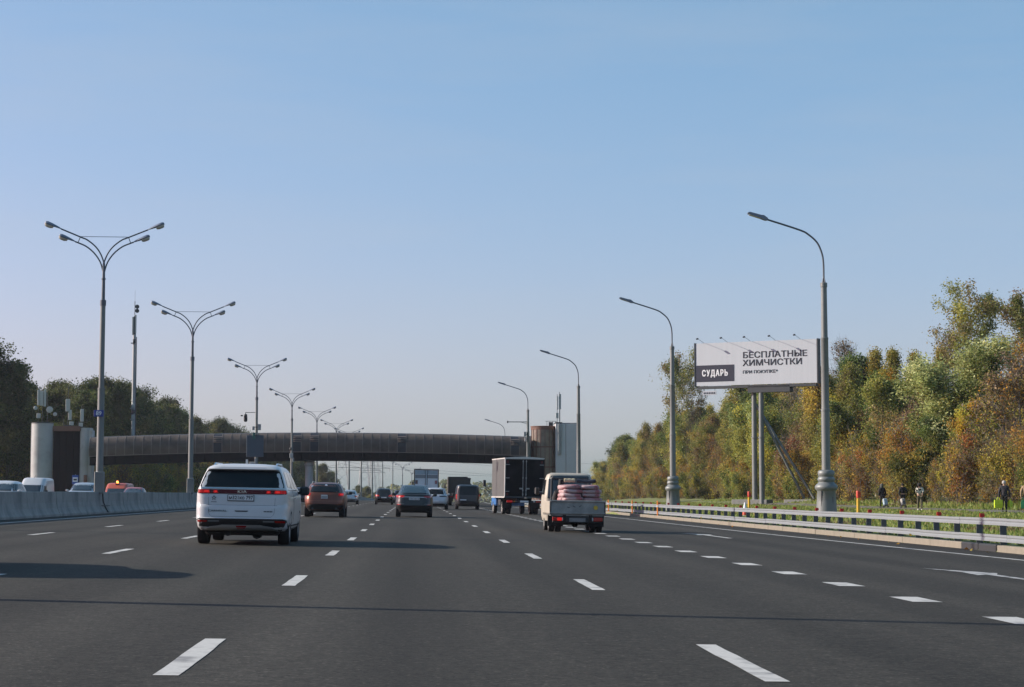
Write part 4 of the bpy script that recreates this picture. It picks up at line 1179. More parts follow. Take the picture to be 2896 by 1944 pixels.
def stream_car(name, label, cat, X, Y, yaw, lv, pm, k=(1, 1, 1), rear_lamp=RED_LAMP, glass=None, lamp_rows=None, plate=True, facing='rear', group=None):
    lv = [(z * k[2], a * k[1], b_ * k[1], h * k[0], n) for z, a, b_, h, n in lv]
    c = Car(name, label, cat, place(X, Y), yaw, lv, pm, group, N=40)
    H_ = lv[-1][0]; L_ = max(q[2] for q in lv); hw = max(q[3] for q in lv)
    suv = lv[-1][0] / k[2] > 1.5
    g0, g1 = (1.16, 1.54) if suv else (1.02, 1.36)
    g0 *= k[2]; g1 *= k[2]
    gl = glass or GLASS_DARK
    c.patch('rear_window', 'rear', [(g0, -.80 * hw, .80 * hw), (g1, -.66 * hw, .66 * hw)], gl, .01)
    c.patch('windscreen', 'front', [(g0, -.80 * hw, .80 * hw), (g1, -.66 * hw, .66 * hw)], GLASS_BLUE if facing == 'front' else gl, .01)
    for sd in ('L', 'R'):
        ym = L_ * .44
        c.patch('side_window', sd, [(g0 + .02, L_ * (.14 if suv else .25), ym), (g1 - .03, L_ * (.2 if suv else .32), ym)], gl, .006)
        c.patch('side_window', sd, [(g0 + .02, ym + .07, L_ * .70), (g1 - .03, ym + .07, L_ * .57)], gl, .006)
        mirror(c, sd, L_ * .66, g0 - .02, pm if pm is not None else BLACK_PLASTIC, (.09, .14, .13), .14)
        for yw in (.18, .80): arch(c, L_ * yw, .40, sd)
    zt = .93 * k[2] if suv else .80 * k[2]
    for sg in (-1, 1):
        c.patch('tail_light', 'rear', lamp_rows(sg, hw) if lamp_rows else [(zt - .08, *sorted((sg * .62 * hw, sg * .93 * hw))), (zt + .08, *sorted((sg * .60 * hw, sg * .93 * hw)))], rear_lamp, .014)
        c.patch('headlight', 'front', [(.66 * k[2], *sorted((sg * .58 * hw, sg * .90 * hw))), (.78 * k[2], *sorted((sg * .55 * hw, sg * .92 * hw)))], WHITE_LENS, .014)
        add_wheel(c.t, sg * (hw - .13), L_ * .18, .34 * (1.06 if suv else 1), .23); add_wheel(c.t, sg * (hw - .13), L_ * .80, .34 * (1.06 if suv else 1), .23)
    c.patch('lower_bumper', 'rear', [(.33 * k[2], -.86 * hw, .86 * hw), (.46 * k[2], -.93 * hw, .93 * hw)], BLACK_PLASTIC, .012, cols=16)
    c.patch('grille', 'front', [(.42 * k[2], -.5 * hw, .5 * hw), (.66 * k[2], -.45 * hw, .45 * hw)], BLACK_PLASTIC, .012)
    if plate: c.plate('', .72 * k[2] if suv else .62 * k[2], 0)
    under(c, .3, L_ - .4, hw * .76, .22, .38)
    settle(c)
    return c
BLACK_PAINT = paint('black', (.012, .012, .014), .2, .22)
SILVER = paint('silver', (.42, .45, .48), .5, .3)
NAVY_PAINT = paint('navy', (.02, .03, .07), .3, .3)
MAROON = paint('plum', (.055, .035, .045), .4, .35)
WHITE_SUV = paint('pearl', (.48, .51, .55), .1, .3)
wsu = stream_car('suv', 'white suv half hidden behind the dark fastback', 'car', 1.70, 149, R(-2), SUV_L, WHITE_SUV, (1.0, 1, 1.0), rear_lamp=M('smoked_lamp', (.02, .012, .014), .15, coat=.6), lamp_rows=lambda sg, hw: [(.98, *sorted((sg * .35 * hw, sg * .95 * hw))), (1.07, *sorted((sg * .30 * hw, sg * .96 * hw)))], plate=False)
wsu.patch('rear_spoiler', 'rear', [(1.565, -.66, .66), (1.60, -.62, .62)], WHITE_SUV, .10)
wsu.patch('number_plate', 'rear', [(.60, -.26, .26), (.70, -.26, .26)], PLATE, .014)
bsu = stream_car('suv', 'black suv with red tail lights left of the dark fastback', 'car', -3.06, 205, 0, SUV_L, BLACK_PAINT, (1.02, 1.03, 1.02), rear_lamp=RED_LIT, lamp_rows=lambda sg, hw: [(.86, *sorted((sg * .45 * hw, sg * .93 * hw))), (1.02, *sorted((sg * .60 * hw, sg * .95 * hw)))])
stream_car('sedan', 'silver sedan glimpsed to the right of the copper crossover', 'car', -6.55, 200, 0, SED_L, SILVER, (1.0, 1, 1.02), glass=GLASS_BLUE)
stream_car('sedan', 'plum dark sedan between white minivan and copper crossover', 'car', -10.85, 184, 0, SED_L, MAROON, (1.0, 1, 1.1))
stream_car('hatchback', 'dark blue car half hidden between black suv and fastback', 'car', -1.62, 245, 0, SUV_L, NAVY_PAINT, (.95, .9, .98))
# the car whose shadow enters at the left; the body itself stands outside the frame
stream_car('suv', 'silver suv just outside the left edge, seen only by its shadow', 'car', -7.58, 25.1, 0, SUV_L, SILVER, (1.0, 1.03, 1.13))

# ------------------------------------------------------------------ oncoming traffic behind the barrier
stream_car('estate', 'white estate car behind the barrier at the left edge', 'car', -19.75, 97, R(180), SUV_L, WHITE_PAINT, (1.0, 1, .98), facing='front')
stream_car('suv', 'silver suv behind the barrier beside the nearest median lamp', 'car', -21.35, 130, R(180), SUV_L, SILVER, (1.0, 1, 1.06), facing='front')
RED_PAINT = paint('red', (.33, .05, .04), .0, .35)
stream_car('sedan', 'pale red car roof just showing above the barrier before the orange van', 'car', -20.4, 146, R(180), SED_L, RED_PAINT, (1.0, 1, 1.04), facing='front')
VAN_L = [(.35, .12, 5.5, .88, 7), (.50, .02, 5.75, .97, 7), (.7, .0, 5.85, .99, 7), (1.0, .0, 5.8, .995, 7), (1.15, .01, 5.55, .99, 7), (1.3, .02, 5.25, .985, 7), (1.9, .05, 4.65, .95, 7), (2.25, .09, 4.1, .91, 6.5), (2.36, .16, 3.9, .86, 6), (2.42, .35, 3.6, .72, 5)]
def van(name, label, X, Y, yaw, pm, k=(1, 1, 1), facing='front', cat='van'):
    lv = [(z * k[2], a * k[1], b_ * k[1], h * k[0], n) for z, a, b_, h, n in VAN_L]
    c = Car(name, label, cat, place(X, Y), yaw, lv, pm, N=40)
    hw = .99 * k[0]; L_ = 5.85 * k[1]
    c.patch('windscreen', 'front', [(1.28 * k[2], -.86 * hw, .86 * hw), (1.85 * k[2], -.82 * hw, .82 * hw)], GLASS_BLUE, .012)
    for sd in ('L', 'R'):
        c.patch('side_window', sd, [(1.30 * k[2], 3.85 * k[1], 4.95 * k[1]), (1.80 * k[2], 3.85 * k[1], 4.5 * k[1])], GLASS_DARK, .008)
        mirror(c, sd, 4.75 * k[1], 1.32 * k[2], BLACK_PLASTIC, (.10, .14, .26), .18)
        c.patch('door_gap', sd, [(.6, 3.70 * k[1], 3.715 * k[1]), (2.1 * k[2], 3.70 * k[1], 3.715 * k[1])], UNDER, .005, cols=1)
        for yw in (1.05, 4.75): arch(c, yw * k[1], .42, sd)
    for sg in (-1, 1):
        c.patch('headlight', 'front', [(.85 * k[2], *sorted((sg * .62 * hw, sg * .92 * hw))), (1.05 * k[2], *sorted((sg * .60 * hw, sg * .90 * hw)))], WHITE_LENS, .014)
        add_wheel(c.t, sg * (hw - .12), 1.05 * k[1], .35, .23, RIM_STEEL); add_wheel(c.t, sg * (hw - .12), 4.75 * k[1], .35, .23, RIM_STEEL)
    c.patch('grille', 'front', [(.5 * k[2], -.6 * hw, .6 * hw), (.82 * k[2], -.5 * hw, .5 * hw)], BLACK_PLASTIC, .012)
    under(c, .3, 5.2 * k[1], .78 * k[0], .26, .44); settle(c)
    return c
wv = van('delivery_van', 'white high-roof delivery van behind the barrier before left tower', -29.3, 156, R(180), WHITE_PAINT)
b = B(); b.tube([(.0, 4.0, 2.36), (-.1, 3.8, 2.62)], .012, 4); b.build('aerial', BLACK_PLASTIC, wv.t)
ORANGE = paint('orange', (.42, .075, .03), 0, .4)
ov = van('service_van', 'orange road service van with lit beacon behind the barrier', -26.2, 178, R(180), ORANGE, (1.05, 1.0, .86))
b = B(); b.lathe([(.07, 0), (.09, .05), (.09, .16), (.04, .22)], 12, (0, 4.0, 2.05)); b.build('beacon', M('beacon_lit', (.8, .2, .02), .3, emit=((1, .22, .03), 5.0)), ov.t, 50)
b = B(); b.box((0, 4.0, 2.0), (.3, .3, .12)); b.build('beacon_mount', BLACK_PLASTIC, ov.t)
ov.patch('pale_flank', 'R', [(.8, .4, 3.5), (1.9, .4, 3.5)], M('pale_pink', (.45, .28, .26), .5), .012)
ov.patch('pale_flank', 'L', [(.8, .4, 3.5), (1.9, .4, 3.5)], M('pale_pink', (.45, .28, .26), .5), .012)

# ------------------------------------------------------------------ dark van ahead
dv_l = [(.32, .14, 4.8, .86, 7), (.45, .03, 4.98, .94, 7), (.65, .0, 5.05, .965, 7), (1.0, .02, 4.95, .97, 7), (1.12, .03, 4.5, .965, 7), (1.3, .05, 4.2, .95, 7), (1.7, .10, 3.6, .90, 7), (1.86, .16, 3.35, .86, 6.5), (1.93, .26, 3.1, .78, 6), (1.965, .5, 2.8, .60, 5)]
DVAN = paint('anthracite', (.022, .023, .027), .3, .35)
dv = Car('passenger_van', 'dark anthracite van right of the white suv', 'van', place(4.36, 155), 0, dv_l, DVAN, N=44)
dv.patch('rear_window', 'rear', [(1.15, -.82, .82), (1.75, -.75, .75), (1.80, -.68, .68)], GLASS_DARK, .010)
for sg in (-1, 1):
    dv.patch('tail_light', 'rear', [(.80, *sorted((sg * .86, sg * .945))), (1.20, *sorted((sg * .86, sg * .935)))], RED_LAMP, .014, cols=4)
    dv.patch('brake_light', 'rear', [(1.06, *sorted((sg * .87, sg * .94))), (1.2, *sorted((sg * .87, sg * .935)))], RED_LIT, .020, cols=3)
    add_wheel(dv.t, sg * .83, .95, .34, .23); add_wheel(dv.t, sg * .83, 4.0, .34, .23)
dv.patch('number_plate', 'rear', [(.72, -.62, -.12), (.80, -.62, -.12)], PLATE, .014)
dv.patch('rear_bumper', 'rear', [(.34, -.82, .82), (.56, -.90, .90)], BLACK_PLASTIC, .014, cols=16)
for sd in ('L', 'R'):
    dv.patch('side_window', sd, [(1.2, .6, 2.0), (1.7, .7, 1.95)], GLASS_DARK, .006); dv.patch('side_window', sd, [(1.2, 2.1, 3.7), (1.68, 2.1, 3.3)], GLASS_DARK, .006)
    mirror(dv, sd, 3.75, 1.15, BLACK_PLASTIC, (.10, .12, .2), .16)
    for yw in (.95, 4.0): arch(dv, yw, .40, sd)
under(dv, .3, 4.6, .75, .24, .4); settle(dv)

# ------------------------------------------------------------------ trucks
def truck_base(parent, length, hw, z, mat=UNDER):
    b = B()
    for sg in (-1, 1): b.box((sg * .42, length / 2, z), (.10, length, .22), ch=.01)
    for k in range(5): b.box((0, .3 + k * length / 5, z), (.8, .08, .12))
    b.build('chassis', mat, parent)
def cab(parent, y0, y1, hw, z0, z1, mat, name='cab'):
    b = B(); ln = y1 - y0
    pr = [(y0, z0), (y0, z1 - .08), (y0 + .1, z1), (y0 + ln * .55, z1), (y0 + ln * .72, z1 - .1), (y1 - .06, z0 + (z1 - z0) * .48), (y1, z0 + (z1 - z0) * .36), (y1, z0)]
    b.prism(pr, -hw, hw, 'x'); me = b.mesh(name, mat, 30); fix_normals(me); o = inst(name, me, parent)
    for sg in (-1, 1):
        b = B(); b.prism([(y0 + ln * .35, z0 + (z1 - z0) * .5), (y0 + ln * .35, z1 - .2), (y0 + ln * .62, z1 - .2), (y1 - .18, z0 + (z1 - z0) * .5)], sg * hw - .004, sg * hw + .006, 'x')
        me = b.mesh('cab_window', GLASS_DARK); fix_normals(me); inst('cab_window', me, o)
    return o

# black box truck
bt = empty('box_truck', place(6.88, 120.5), R(6.5), 'black box truck with closed rear doors in the right lane', 'truck')
BX = M('truck_box_black', (.008, .0085, .0095), .85, spec=.1, nz=(1.2, .25), alt=((.022, .022, .024), .8, .5, .7))
BXS = M('truck_box_side', (.068, .067, .065), .6, nz=(.9, .12), streak=(1, .4, 3))
ALU = M('truck_aluminium', (.52, .51, .48), .5, .4, nz=(3, .1))
b = B(); b.box((0, 2.65, 2.27), (2.46, 5.2, 2.36)); b.build('cargo_box', BXS, bt)
for sg in (-1, 1):
    b = B(); b.box((sg * .595, .035, 2.26), (1.165, .05, 2.26), ch=.01); door = b.build('rear_door', BX, bt)
    b = B(); b.tube([(sg * .10, .0, 1.12), (sg * .10, .0, 3.38)], .022, 6)
    for z in (1.25, 1.5, 2.26, 3.28): b.box((sg * .10, -.005, z), (.075, .03, .09))
    b.build('locking_bar', STEEL_PALE, door)
    b = B(); b.box((sg * .20, -.012, 1.60), (.24, .02, .09), ch=.005); b.build('door_handle', STEEL_PALE, door)
    for z in (1.42, 2.25, 3.08):
        b = B(); b.box((sg * 1.08, -.002, z), (.26, .03, .04)); b.build('hinge', STEEL_PALE, door)
    b = B(); b.box((sg * 1.08, .005, 3.25), (.14, .015, .16)); b.build('reflector', RED_DARK, door)
    b = B(); b.box((sg * 1.08, .005, 1.25), (.14, .015, .16)); b.build('reflector', RED_DARK, door)
    b = B(); b.box((sg * 1.225, .07, 2.27), (.05, .12, 2.4), ch=.01); b.build('corner_post', ALU if sg < 0 else BX, bt)
b = B(); b.prism([(-1.25, 3.43), (-1.25, 3.50), (-.6, 3.56), (0, 3.58), (.6, 3.56), (1.25, 3.50), (1.25, 3.43)], .01, 5.3, 'y'); me = b.mesh('roof', ALU); fix_normals(me); inst('roof', me, bt)
b = B(); b.box((0, .06, 1.08), (2.46, .10, .09)); b.build('sill', STEEL_DARK, bt)
b = B(); b.box((-1.24, 2.65, 1.06), (.03, 5.2, .08)); b.build('lower_rail', ALU, bt)
truck_base(bt, 7.0, .4, .9)
b = B(); b.box((0, .08, .78), (2.2, .12, .14), ch=.02); b.build('underrun_bar', BLACK_PLASTIC, bt)
for sg in (-1, 1):
    b = B(); b.box((sg * .92, -.0, .80), (.36, .06, .13), ch=.02); b.build('tail_light', RED_LIT if sg < 0 else RED_LAMP, bt)
    b = B(); b.box((sg * .62, -.0, .80), (.09, .06, .09), ch=.02); b.build('reversing_light', AMBER if sg < 0 else WHITE_LENS, bt)
    for dx in (.72, 1.02): add_wheel(bt.copy() if False else bt, sg * dx, 1.7, .40, .24, RIM_STEEL)
    add_wheel(bt, sg * .90, 6.0, .40, .24, RIM_STEEL)
    b = B(); b.box((sg * .9, 1.15, .62), (.6, .02, .5)); b.build('mudflap', TYRE, bt)
b = B(); b.box((0, -.01, .80), (.52, .02, .115)); b.build('number_plate', PLATE, bt)
BLUE_CAB = paint('truck_blue', (.035, .16, .42), 0, .4)
cab(bt, 5.4, 7.15, .94, .52, 2.55, BLUE_CAB)
b = B(); b.box((-.98, 4.6, .78), (.36, .8, .5), ch=.06); b.build('fuel_tank', BLUE_CAB, bt)
b = B(); b.box((-.9, 3.4, .72), (.3, .8, .4), ch=.04); b.build('battery_box', STEEL_DARK, bt)
for sg in (-1, 1):
    b = B(); b.tube([(sg * 1.06, 6.6, 1.5), (sg * 1.45, 6.7, 1.75)], .02, 5); b.tube([(sg * 1.06, 6.6, 1.3), (sg * 1.45, 6.7, 1.6)], .015, 5); b.box((sg * 1.5, 6.7, 1.95), (.2, .1, .42), ch=.04); b.build('wing_mirror', BLACK_PLASTIC, bt)
bt.rotation_euler[1] = ROLL

# small flatbed with sacks
fl = empty('flatbed_truck', place(5.28, 62.4), R(.5), 'small cream flatbed truck carrying a pile of red sacks', 'truck')
CREAM = M('cream_paint', (.37, .335, .27), .5, coat=.1, nz=(2, .12), alt=((.36, .31, .24), 1.5, .55, .7))
BED = M('bed_steel', (.215, .225, .215), .65, .0, nz=(3, .25), alt=((.32, .32, .30), 2.2, .45, .65))
b = B(); b.box((0, 1.5, .56), (1.74, 2.9, .07)); b.build('bed_floor', BED, fl)
tb = B(); tb.box((0, .03, .79), (1.76, .05, .41), ch=.012); tbo = tb.build('tailboard', BED, fl)
b = B(); b.box((0, .0, 1.0), (1.80, .07, .05), ch=.01); b.box((0, -.005, .62), (1.76, .03, .05)); b.build('tailboard_rim', BED, tbo)
b = B(); b.lathe([(.07, -.01), (.07, .005)], 14, (.58, -.0, .80), 'y'); b.build('yellow_disc', M('disc_yellow', (.50, .34, .03), .5), tbo)
b = B()
for x, z, a in ((-.12, .83, .5), (.08, .84, -.6), (-.3, .80, .2)): b.box((x, .001, z), (.09, .006, .02), (0, a, 0))
b.build('scratch', STEEL_DARK, tbo)
for sg in (-1, 1):
    b = B(); b.box((sg * .875, 1.5, .79), (.05, 2.86, .40), ch=.01); sbd = b.build('sideboard', CREAM, fl)
    b = B()
    for k in range(14): b.box((sg * .875, .2 + k * .2, .575), (.06, .06, .07))
    b.build('hook_row', CREAM, sbd)
    b = B(); b.box((sg * .88, .04, .80), (.05, .1, .48), ch=.01); b.build('corner_post', STEEL_DARK, fl)
truck_base(fl, 4.6, .4, .45)
b = B()
b.box((0, .10, .42), (1.62, .06, .24), ch=.02); b.build('lamp_bar', BLACK_PLASTIC, fl)
for sg in (-1, 1):
    b = B(); b.box((sg * .66, .05, .42), (.30, .07, .13), ch=.02); lo = b.build('tail_light', RED_LAMP, fl)
    if sg < 0:
        b = B(); b.box((-.58, .01, .42), (.15, .02, .10), ch=.02); b.build('brake_light', RED_HOT, lo)
    b = B(); b.box((sg * .47, .05, .42), (.08, .075, .11), ch=.02); b.build('reversing_light', WHITE_LENS, lo)
    for dx in (.56, .78): add_wheel(fl, sg * dx, .95, .29, .19, RIM_STEEL)
    add_wheel(fl, sg * .72, 3.55, .33, .2, RIM_STEEL)
    b = B(); b.box((sg * .66, .62, .36), (.5, .02, .36)); b.build('mudflap', TYRE, fl)
b = B(); b.box((0, .06, .40), (.52, .02, .12)); b.build('number_plate', M('dirty_plate', (.20, .2, .2), .7, nz=(8, .3)), fl)
b = B(); b.tube([(-.5, .95, .29), (.5, .95, .29)], .06, 8); b.lathe([(.05, -.12), (.14, -.06), (.14, .06), (.05, .12)], 12, (0, .95, .29), 'x'); b.build('rear_axle', UNDER, fl)
# cab: lofted
flc = Car('cab_shell', None, None, (0, 3.0, 0), 0, [(.33, .0, 1.75, .80, 9), (.5, .0, 1.86, .835, 9), (.9, .0, 1.88, .845, 9), (1.15, .0, 1.75, .84, 9), (1.3, .01, 1.6, .825, 8), (1.75, .06, 1.1, .765, 7), (1.88, .12, .95, .72, 6), (1.94, .25, .8, .60, 5)], CREAM, body_name='cab')
fc = flc.body; fc.parent = fl; fc.location = (0, 3.0, 0)
dummy = flc.t; flc.t = fc
flc.patch('rear_window', 'rear', [(1.08, -.74, .74), (1.72, -.70, .70), (1.84, -.62, .62)], GLASS_BLUE, .012)
for sd in ('L', 'R'):
    flc.patch('cab_window', sd, [(1.2, .25, 1.45), (1.70, .28, .95)], GLASS_DARK, .008)
    b = B(); sg = -1 if sd == 'L' else 1
    b.box((sg * 1.0, 1.45, 1.32), (.16, .10, .26), ch=.04); b.box((sg * .88, 1.45, 1.25), (.16, .04, .04)); b.build('wing_mirror', BLACK_PLASTIC, fc)
bpy.data.objects.remove(dummy)
for x in (-.62, .62):
    b = B(); b.tube([(x, 2.95, .6), (x, 2.95, 1.72), (x * .9, 2.95, 1.8)], .03, 6); b.build('cab_guard', STEEL_DARK, fl)
b = B(); b.tube([(-.62, 2.95, 1.76), (.62, 2.95, 1.76)], .03, 6); b.build('cab_guard', STEEL_DARK, fl)
fl.rotation_euler[1] = ROLL
# the sacks: a stack of soft red-and-white bags
SACK = M('sack_plastic', (.33, .20, .205), .6, nz=(6, .3), alt=((.28, .06, .07), 5.2, .50, .62))
SACKW = M('sack_pale', (.38, .27, .27), .6, nz=(6, .3), alt=((.28, .08, .09), 5.5, .50, .62))
def sack_mesh(seed, mat):
    rr = random.Random(seed); b = B(); nu, nv = 14, 8
    ph = rr.uniform(0, 6)
    def fn(u, v):
        a = 2 * math.pi * u; e = math.pi * (v - .5)
        def se(c, p): return math.copysign(abs(c) ** p, c)
        x = .335 * se(math.cos(e), .35) * se(math.cos(a), .35); y = .48 * se(math.cos(e), .45) * se(math.sin(a), .5); z = .078 * se(math.sin(e), .45)
        wv_ = 1 + .05 * math.sin(5 * a + ph) + .04 * math.sin(9 * y + ph)
        return (x * wv_, y * wv_, z * (1 + .15 * math.sin(7 * x + 5 * y + ph)))
    b.sheet(fn, nu, nv); me = b.mesh('sack', mat, 60); fix_normals(me); return me
sm = [sack_mesh(k, SACK if k % 2 else SACKW) for k in range(6)]
bxm = Matrix.Translation(fl.location) @ fl.rotation_euler.to_matrix().to_4x4()
layer_name = ['bottom', 'second', 'third', 'fourth', 'fifth', 'sixth', 'top']
colname = ['left', 'middle', 'right']
for lay in range(7):
    z = .67 + lay * .130
    for row in range(2):
        for c_ in range(2):
            x = -.18 + c_ * .60 - (.02 if lay == 6 else 0) + .035 * (lay % 2) + rnd.uniform(-.025, .025); y = .65 + row * .98 + rnd.uniform(-.03, .03)
            p = bxm @ Vector((x, y, z + rnd.uniform(-.008, .008)))
            o = inst('sack', rnd.choice(sm), None, p, (rnd.uniform(-.04, .04), rnd.uniform(-.04, .04), R(.5) + rnd.uniform(-.06, .06)), (1.0, 1.0, 1.0))
            tag(o, '%s sack %s in the %s stack on the flatbed' % ('red and pale', ['lowest', 'second from below', 'third from below', 'fourth from below', 'fifth from below', 'second from the top', 'topmost'][lay], ['rear left', 'rear right', 'front left', 'front right'][row * 2 + c_]), 'sack', 'sacks on the flatbed truck')
def cloth_roll(name, label, cat, mat, x, y, z, ln, r, sag):
    b = B(); pts = [(x - ln / 2 + ln * k / 8, y, z - sag * math.sin(math.pi * k / 8)) for k in range(9)]
    b.tube(pts, [r * (1 + .12 * math.sin(k * 2.1)) for k in range(9)], 8)
    o = b.build(name, mat, None, 60); o.matrix_world = bxm @ o.matrix_world
    tag(o, label, cat)
cloth_roll('rolled_tarpaulin', 'dark rolled tarpaulin lying on top of the sacks', 'tarpaulin', M('tarp_dark', (.035, .04, .055), .7), .32, .62, 1.67, .62, .06, .03)
cloth_roll('folded_cloth', 'cream folded cloth lying on top of the sacks', 'cloth', M('cloth_cream', (.50, .42, .28), .8), -.22, .60, 1.67, .36, .06, .0)
b = B()
b.tube([(-.52, 2.2, .62), (-.52, 2.1, 1.1), (-.50, 2.0, 1.32)], [.14, .15, .1], 8); b.tube([(-.36, 2.35, 1.3), (-.34, 2.3, 1.72)], [.12, .09], 8)
o = b.build('black_bundle', M('bundle_black', (.012, .012, .013), .8), None, 60); o.matrix_world = bxm @ o.matrix_world
tag(o, 'black wrapped bundle between the sacks and the flatbed cab', 'bundle')

# white semi-trailer
st = empty('semi_trailer_truck', place(1.32, 200), 0, 'white lorry trailer with blue-grey rear doors ahead', 'truck')
TRW = M('trailer_white', (.60, .65, .70), .5, nz=(1, .1)); TRB = M('trailer_band', (.28, .36, .42), .5, nz=(2, .12)); TRG = M('trailer_grey', (.20, .22, .24), .5)
b = B(); b.box((0, 6.05, 2.40), (2.52, 11.8, 2.62)); b.build('trailer_box', TRW, st)
for sg in (-1, 1):
    b = B(); b.box((sg * .60, .11, 2.36), (1.14, .05, 2.44), ch=.01); d_ = b.build('rear_door', TRW, st)
    b = B(); b.box((sg * .60, .075, 3.38), (1.10, .03, .34)); b.build('upper_panel', TRB, d_)
    b = B(); b.box((sg * .60, .075, 2.98), (1.10, .03, .36)); b.build('grey_band', TRG, d_)
    b = B(); b.tube([(sg * .1, .07, 1.2), (sg * .1, .07, 3.62)], .025, 5); b.tube([(sg * .24, .07, 3.3), (sg * .24, .07, 3.62)], .02, 5); b.build('locking_bar', STEEL_DARK, d_)
    b = B(); b.box((sg * 1.0, .075, 2.40), (.26, .03, .38)); b.build('emblem_square', M('emblem_dark', (.10, .06, .07), .5) if sg < 0 else M('emblem_pale', (.30, .30, .33), .5), d_)
    b = B(); b.box((sg * 1.24, .12, 2.40), (.08, .16, 2.66), ch=.01); b.build('corner_post', STEEL_DARK, st)
    b = B(); b.box((sg * .9, .1, .9), (.45, .06, .14)); b.build('tail_light', RED_LAMP, st)
    for y_ in (2.2, 3.4, 4.6):
        add_wheel(st, sg * 1.0, y_, .48, .36, RIM_STEEL)
    b = B(); b.box((sg * 1.4, 13.6, 2.2), (.16, .14, .6), ch=.03); b.box((sg * 1.25, 13.6, 2.4), (.3, .05, .05)); b.build('wing_mirror', BLACK_PLASTIC, st)
text_obj('emblem_letter', 'S', .40, M('emblem_red', (.30, .04, .05), .5), st, (1.0, .05, 2.40), (R(90), 0, 0), bold=.02)
b = B(); b.box((0, .12, 3.69), (2.54, .16, .10), ch=.02); b.build('top_header', STEEL_DARK, st)
truck_base(st, 12, .4, .95)
cab(st, 12.3, 14.4, 1.2, .6, 3.3, TRW)
st.rotation_euler[1] = ROLL
# dark tipper
dt = empty('tipper_truck', place(5.05, 214), 0, 'dark brown tipper truck with covered load beyond the dark van', 'truck')
DTB = M('tipper_steel', (.055, .047, .042), .7, nz=(2, .25)); TARP = M('tipper_tarp', (.045, .042, .04), .8, nz=(3, .3))
b = B(); b.prism([(-1.2, 1.2), (-1.24, 2.95), (1.24, 2.95), (1.2, 1.2)], .1, 5.6, 'y'); me = b.mesh('tipper_body', DTB); fix_normals(me); inst('tipper_body', me, dt)
for x in (-1.18, -.4, .4, 1.18):
    b = B(); b.box((x, .06, 2.05), (.10, .09, 1.75)); b.build('rear_rib', DTB, dt)
b = B(); b.box((0, .05, 2.9), (2.5, .12, .12)); b.box((0, .05, 1.25), (2.4, .1, .12)); b.build('tailgate_frame', DTB, dt)
b = B(); b.prism([(-1.25, 2.93), (-1.22, 3.13), (.85, 3.16), (.95, 3.06), (1.26, 3.02), (1.26, 2.93)], .0, 5.6, 'y'); me = b.mesh('cover', TARP); fix_normals(me); inst('cover', me, dt)
truck_base(dt, 8, .4, .95)
cab(dt, 5.9, 7.9, 1.2, .7, 2.9, paint('truck_brown', (.06, .05, .045), 0, .5))
for sg in (-1, 1):
    for y_ in (1.4, 2.7, 6.6): add_wheel(dt, sg * .95, y_, .5, .42, RIM_STEEL)
    b = B(); b.box((sg * 1.45, 7.3, 2.15), (.18, .12, .55), ch=.03); b.box((sg * 1.28, 7.3, 2.4), (.3, .05, .05)); b.build('wing_mirror', BLACK_PLASTIC, dt)
    b = B(); b.box((sg * .85, .05, .95), (.4, .06, .14)); b.build('tail_light', RED_LAMP, dt)
    b = B(); b.box((sg * .95, .75, .7), (.6, .02, .6)); b.build('mudflap', TYRE, dt)
dt.rotation_euler[1] = ROLL
# ================================================================== people
SKIN = M('skin', (.45, .27, .19), .6)
def skin_mesh(name, nodes, edges, mat, sub=1):
    """nodes: (x, y, z, r) ; first node is the root"""
    me = bpy.data.meshes.new(name + '_sk')
    me.from_pydata([n[:3] for n in nodes], edges, [])
    o = bpy.data.objects.new(name + '_sk', me); COL.objects.link(o)
    sk = o.modifiers.new('s', 'SKIN'); sk.use_smooth_shade = True
    for i, sv in enumerate(me.skin_vertices[0].data):
        r = nodes[i][3]; r = r if hasattr(r, '__len__') else (r, r)
        sv.radius = r; sv.use_root = (i == 0)
    ss = o.modifiers.new('u', 'SUBSURF'); ss.levels = sub; ss.render_levels = sub
    dg = bpy.context.evaluated_depsgraph_get()
    out = bpy.data.meshes.new_from_object(o.evaluated_get(dg))
    out.name = name; out.materials.clear(); out.materials.append(mat)
    for p in out.polygons: p.use_smooth = True
    bpy.data.objects.remove(o); bpy.data.meshes.remove(me)
    return out

